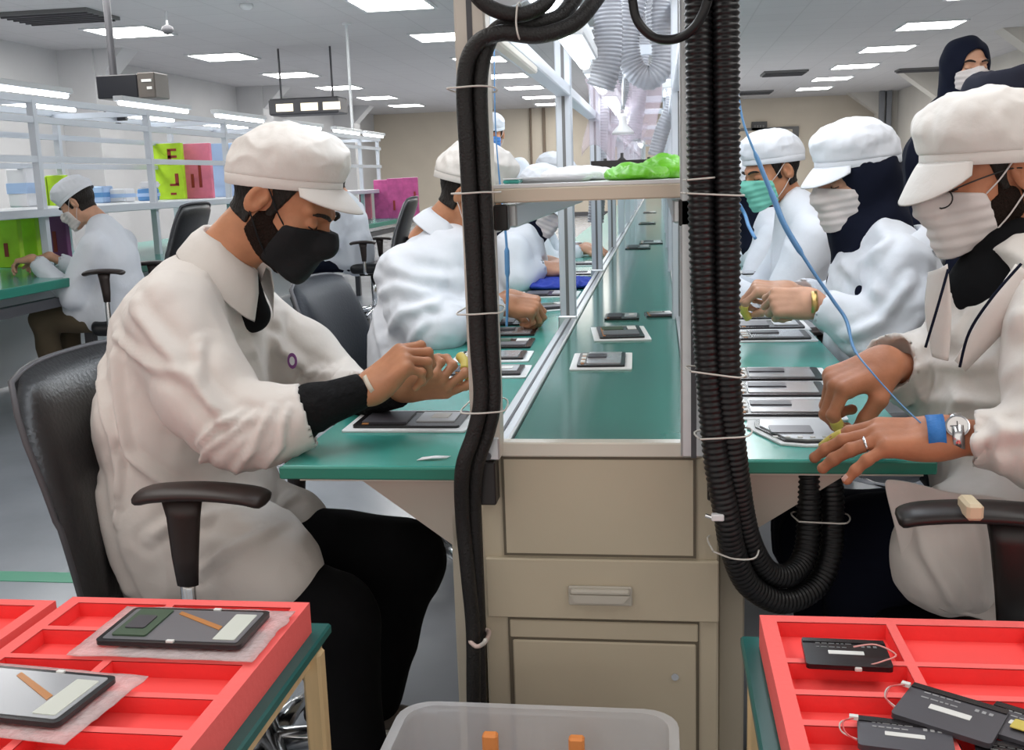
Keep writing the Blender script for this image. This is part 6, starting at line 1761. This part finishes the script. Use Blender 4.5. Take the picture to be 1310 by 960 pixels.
# ---- man with green mask
c = (0.392, 3.900, 1.195)
t = far_worker('dark haired man with green mask and white cap, third on the right side', c[0], 3.85, c[2], 205, 16, dict(cap='cap_cool', mask='mask_green', visor=False, puff=.0, cap_tilt=0, cap_rot=12, seed=31), -1, skin='skin', reach=.25, hold=.83)
c2 = (0.301, 3.620, 1.001); Mb = Matrix.Translation(V(*c2)) @ Matrix.Rotation(math.radians(90), 4, 'X'); b = MB(); b.add(xv(bd.v, Mb), bd.f); b.build('badge', M['navy'], t)
office_chair((c[0] + .16, 3.87, 0), PI, 'black chair hidden behind the green masked man', seat_z=.46, m='leather_grey')
c = (0.371, 5.000, 1.121)
far_worker('worker in blue scarf and white cap, fourth on the right side', c[0], 5.0, c[2], 190, 22, dict(fem=True, hijab='navy', cap='cap_cool', mask='mask_blue', visor=False, seed=33), -1)
office_chair((c[0] + .16, 5.0, 0), PI, 'black chair hidden behind the fourth worker on the right', seat_z=.46, m='leather_grey')

# ---- standing women at the back right
def chador(label, c, yaw, m, opt, loc, pitch=0, hump=None):
    t = thing('person', label, 'person', loc)
    Mh = Matrix.Translation(V(*c)) @ rot_head(yaw, pitch)
    _, _, P, Q = get_head(True); 
    F = Field((c[0] - .4, c[1] - .35, 0), (c[0] + .4, c[1] + .35, c[2] - .1), .014)
    F.add(cone((c[0], c[1] + .03, c[2] - .15), (c[0], c[1] + .05, c[2] - .4), .05, .12, (1, 0, 0), 1.4), .05); F.add(cone((c[0], c[1] + .05, c[2] - .4), (c[0], c[1] + .05, .15), .12, .13, (1, 0, 0), 1.4), .05)
    B, BQ = F.mesh(); B, BQ = join([(B, BQ), (xf(P, Mh), Q)])
    mesh_obj('body', B, BQ, M['skin_light'], t)
    add_head_parts(t, Mh, opt)
    F = Field((c[0] - .5, c[1] - .4, 0.0), (c[0] + .5, c[1] + .45, c[2] + .05), .012)
    F.add(cone((c[0], c[1] + .05, c[2] - .16), (c[0], c[1] + .06, c[2] - .34), .10, .15, (1, 0, 0), 1.35), .08)
    F.add(cone((c[0], c[1] + .06, c[2] - .34), (c[0], c[1] + .06, .12), .16, .22, (1, 0, 0), 1.25), .06)
    if hump: F.add(ell(hump, (.19, .19, .20)), .06)
    F.keep(lambda x, y, z: -(z - .02))
    P, Q = F.mesh(); P = relax(P, Q, 1); N = vnormals(P, Q); P = wrinkle(P, N, .012, (10, 10, 2.5), 4)
    mesh_obj('long_cloak', P, Q, M[m], t)
    return t
chador('standing woman in long black headscarf and white mask behind the seated men', (1.224, 4.600, 1.570), -78, 'navy', dict(fem=True, hijab='navy', mask='mask_white', seed=2), ((1.224, 4.600, 1.570)[0], 4.6, 0))
c = (0.944, 2.300, 1.322)
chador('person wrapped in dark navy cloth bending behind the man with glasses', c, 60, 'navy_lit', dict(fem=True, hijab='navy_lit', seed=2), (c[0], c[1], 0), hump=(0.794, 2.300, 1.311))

# ------------------------------------------------------------------ camera
cam_d = bpy.data.cameras.new('camera'); cam_o = bpy.data.objects.new('camera', cam_d)
cam_d.sensor_width = 36.0; cam_d.lens = 36.0 * 1350 / 1310
cam_d.clip_start = 0.02; cam_d.clip_end = 100
R_ = Matrix(((0.9902463143051513, 0.006617564704732664, 0.13917056025769944),
             (0.13550363409630745, 0.18667787888799803, -0.9730314150532715),
             (-0.03241916334141426, 0.9823988891337655, 0.18396037746478475)))
cam_o.matrix_world = Matrix.Translation((0, 0, 1.2)) @ R_.to_4x4()
COL.objects.link(cam_o); SC.camera = cam_o

# ------------------------------------------------------------------ light
w = bpy.data.worlds.new('world'); SC.world = w; w.use_nodes = True
bg = w.node_tree.nodes['Background']; bg.inputs['Color'].default_value = (1.0, .945, .88, 1); bg.inputs['Strength'].default_value = 1.0
def area(name, loc, size, sy, power, col, rot=(0, 0, 0)):
    l = bpy.data.lights.new(name, 'AREA'); l.shape = 'RECTANGLE'; l.size = size; l.size_y = sy; l.energy = power; l.color = col
    o = bpy.data.objects.new(name, l); o.location = loc; o.rotation_euler = rot; COL.objects.link(o); return o
# unseen area lamps added as fill: near ceiling, over the line, down the hall
area('ceiling_fill', (-1.9, 1.5, 3.1), 1.2, 4.0, 55, (1, .97, .92))
area('ceiling_fill', (1.6, 1.5, 3.1), 1.2, 4.0, 50, (1, .97, .92))
area('line_fill', (-.42, 3.4, 1.98), .12, 3.6, 16, (.86, .93, 1.0))
area('line_fill', (.22, 3.4, 1.98), .12, 3.6, 16, (.86, .93, 1.0))
area('line_fill', (-.42, 8.5, 2.3), .3, 6, 40, (.86, .93, 1.0))
area('line_fill', (.42, 8.5, 2.3), .3, 6, 40, (.86, .93, 1.0))
area('hall_fill', (-5.6, 9, 3.1), 1.5, 8.0, 220, (1, .98, .95))
area('hall_fill', (3.4, 9, 3.1), 1.5, 8.0, 170, (1, .98, .95))
area('hall_fill', (0, 24, 3.1), 8, 8.0, 520, (1, .96, .90))
SC.view_settings.view_transform = 'Standard'
SC.view_settings.look = 'None'
SC.view_settings.exposure = 0.0
SC.view_settings.gamma = 1.0
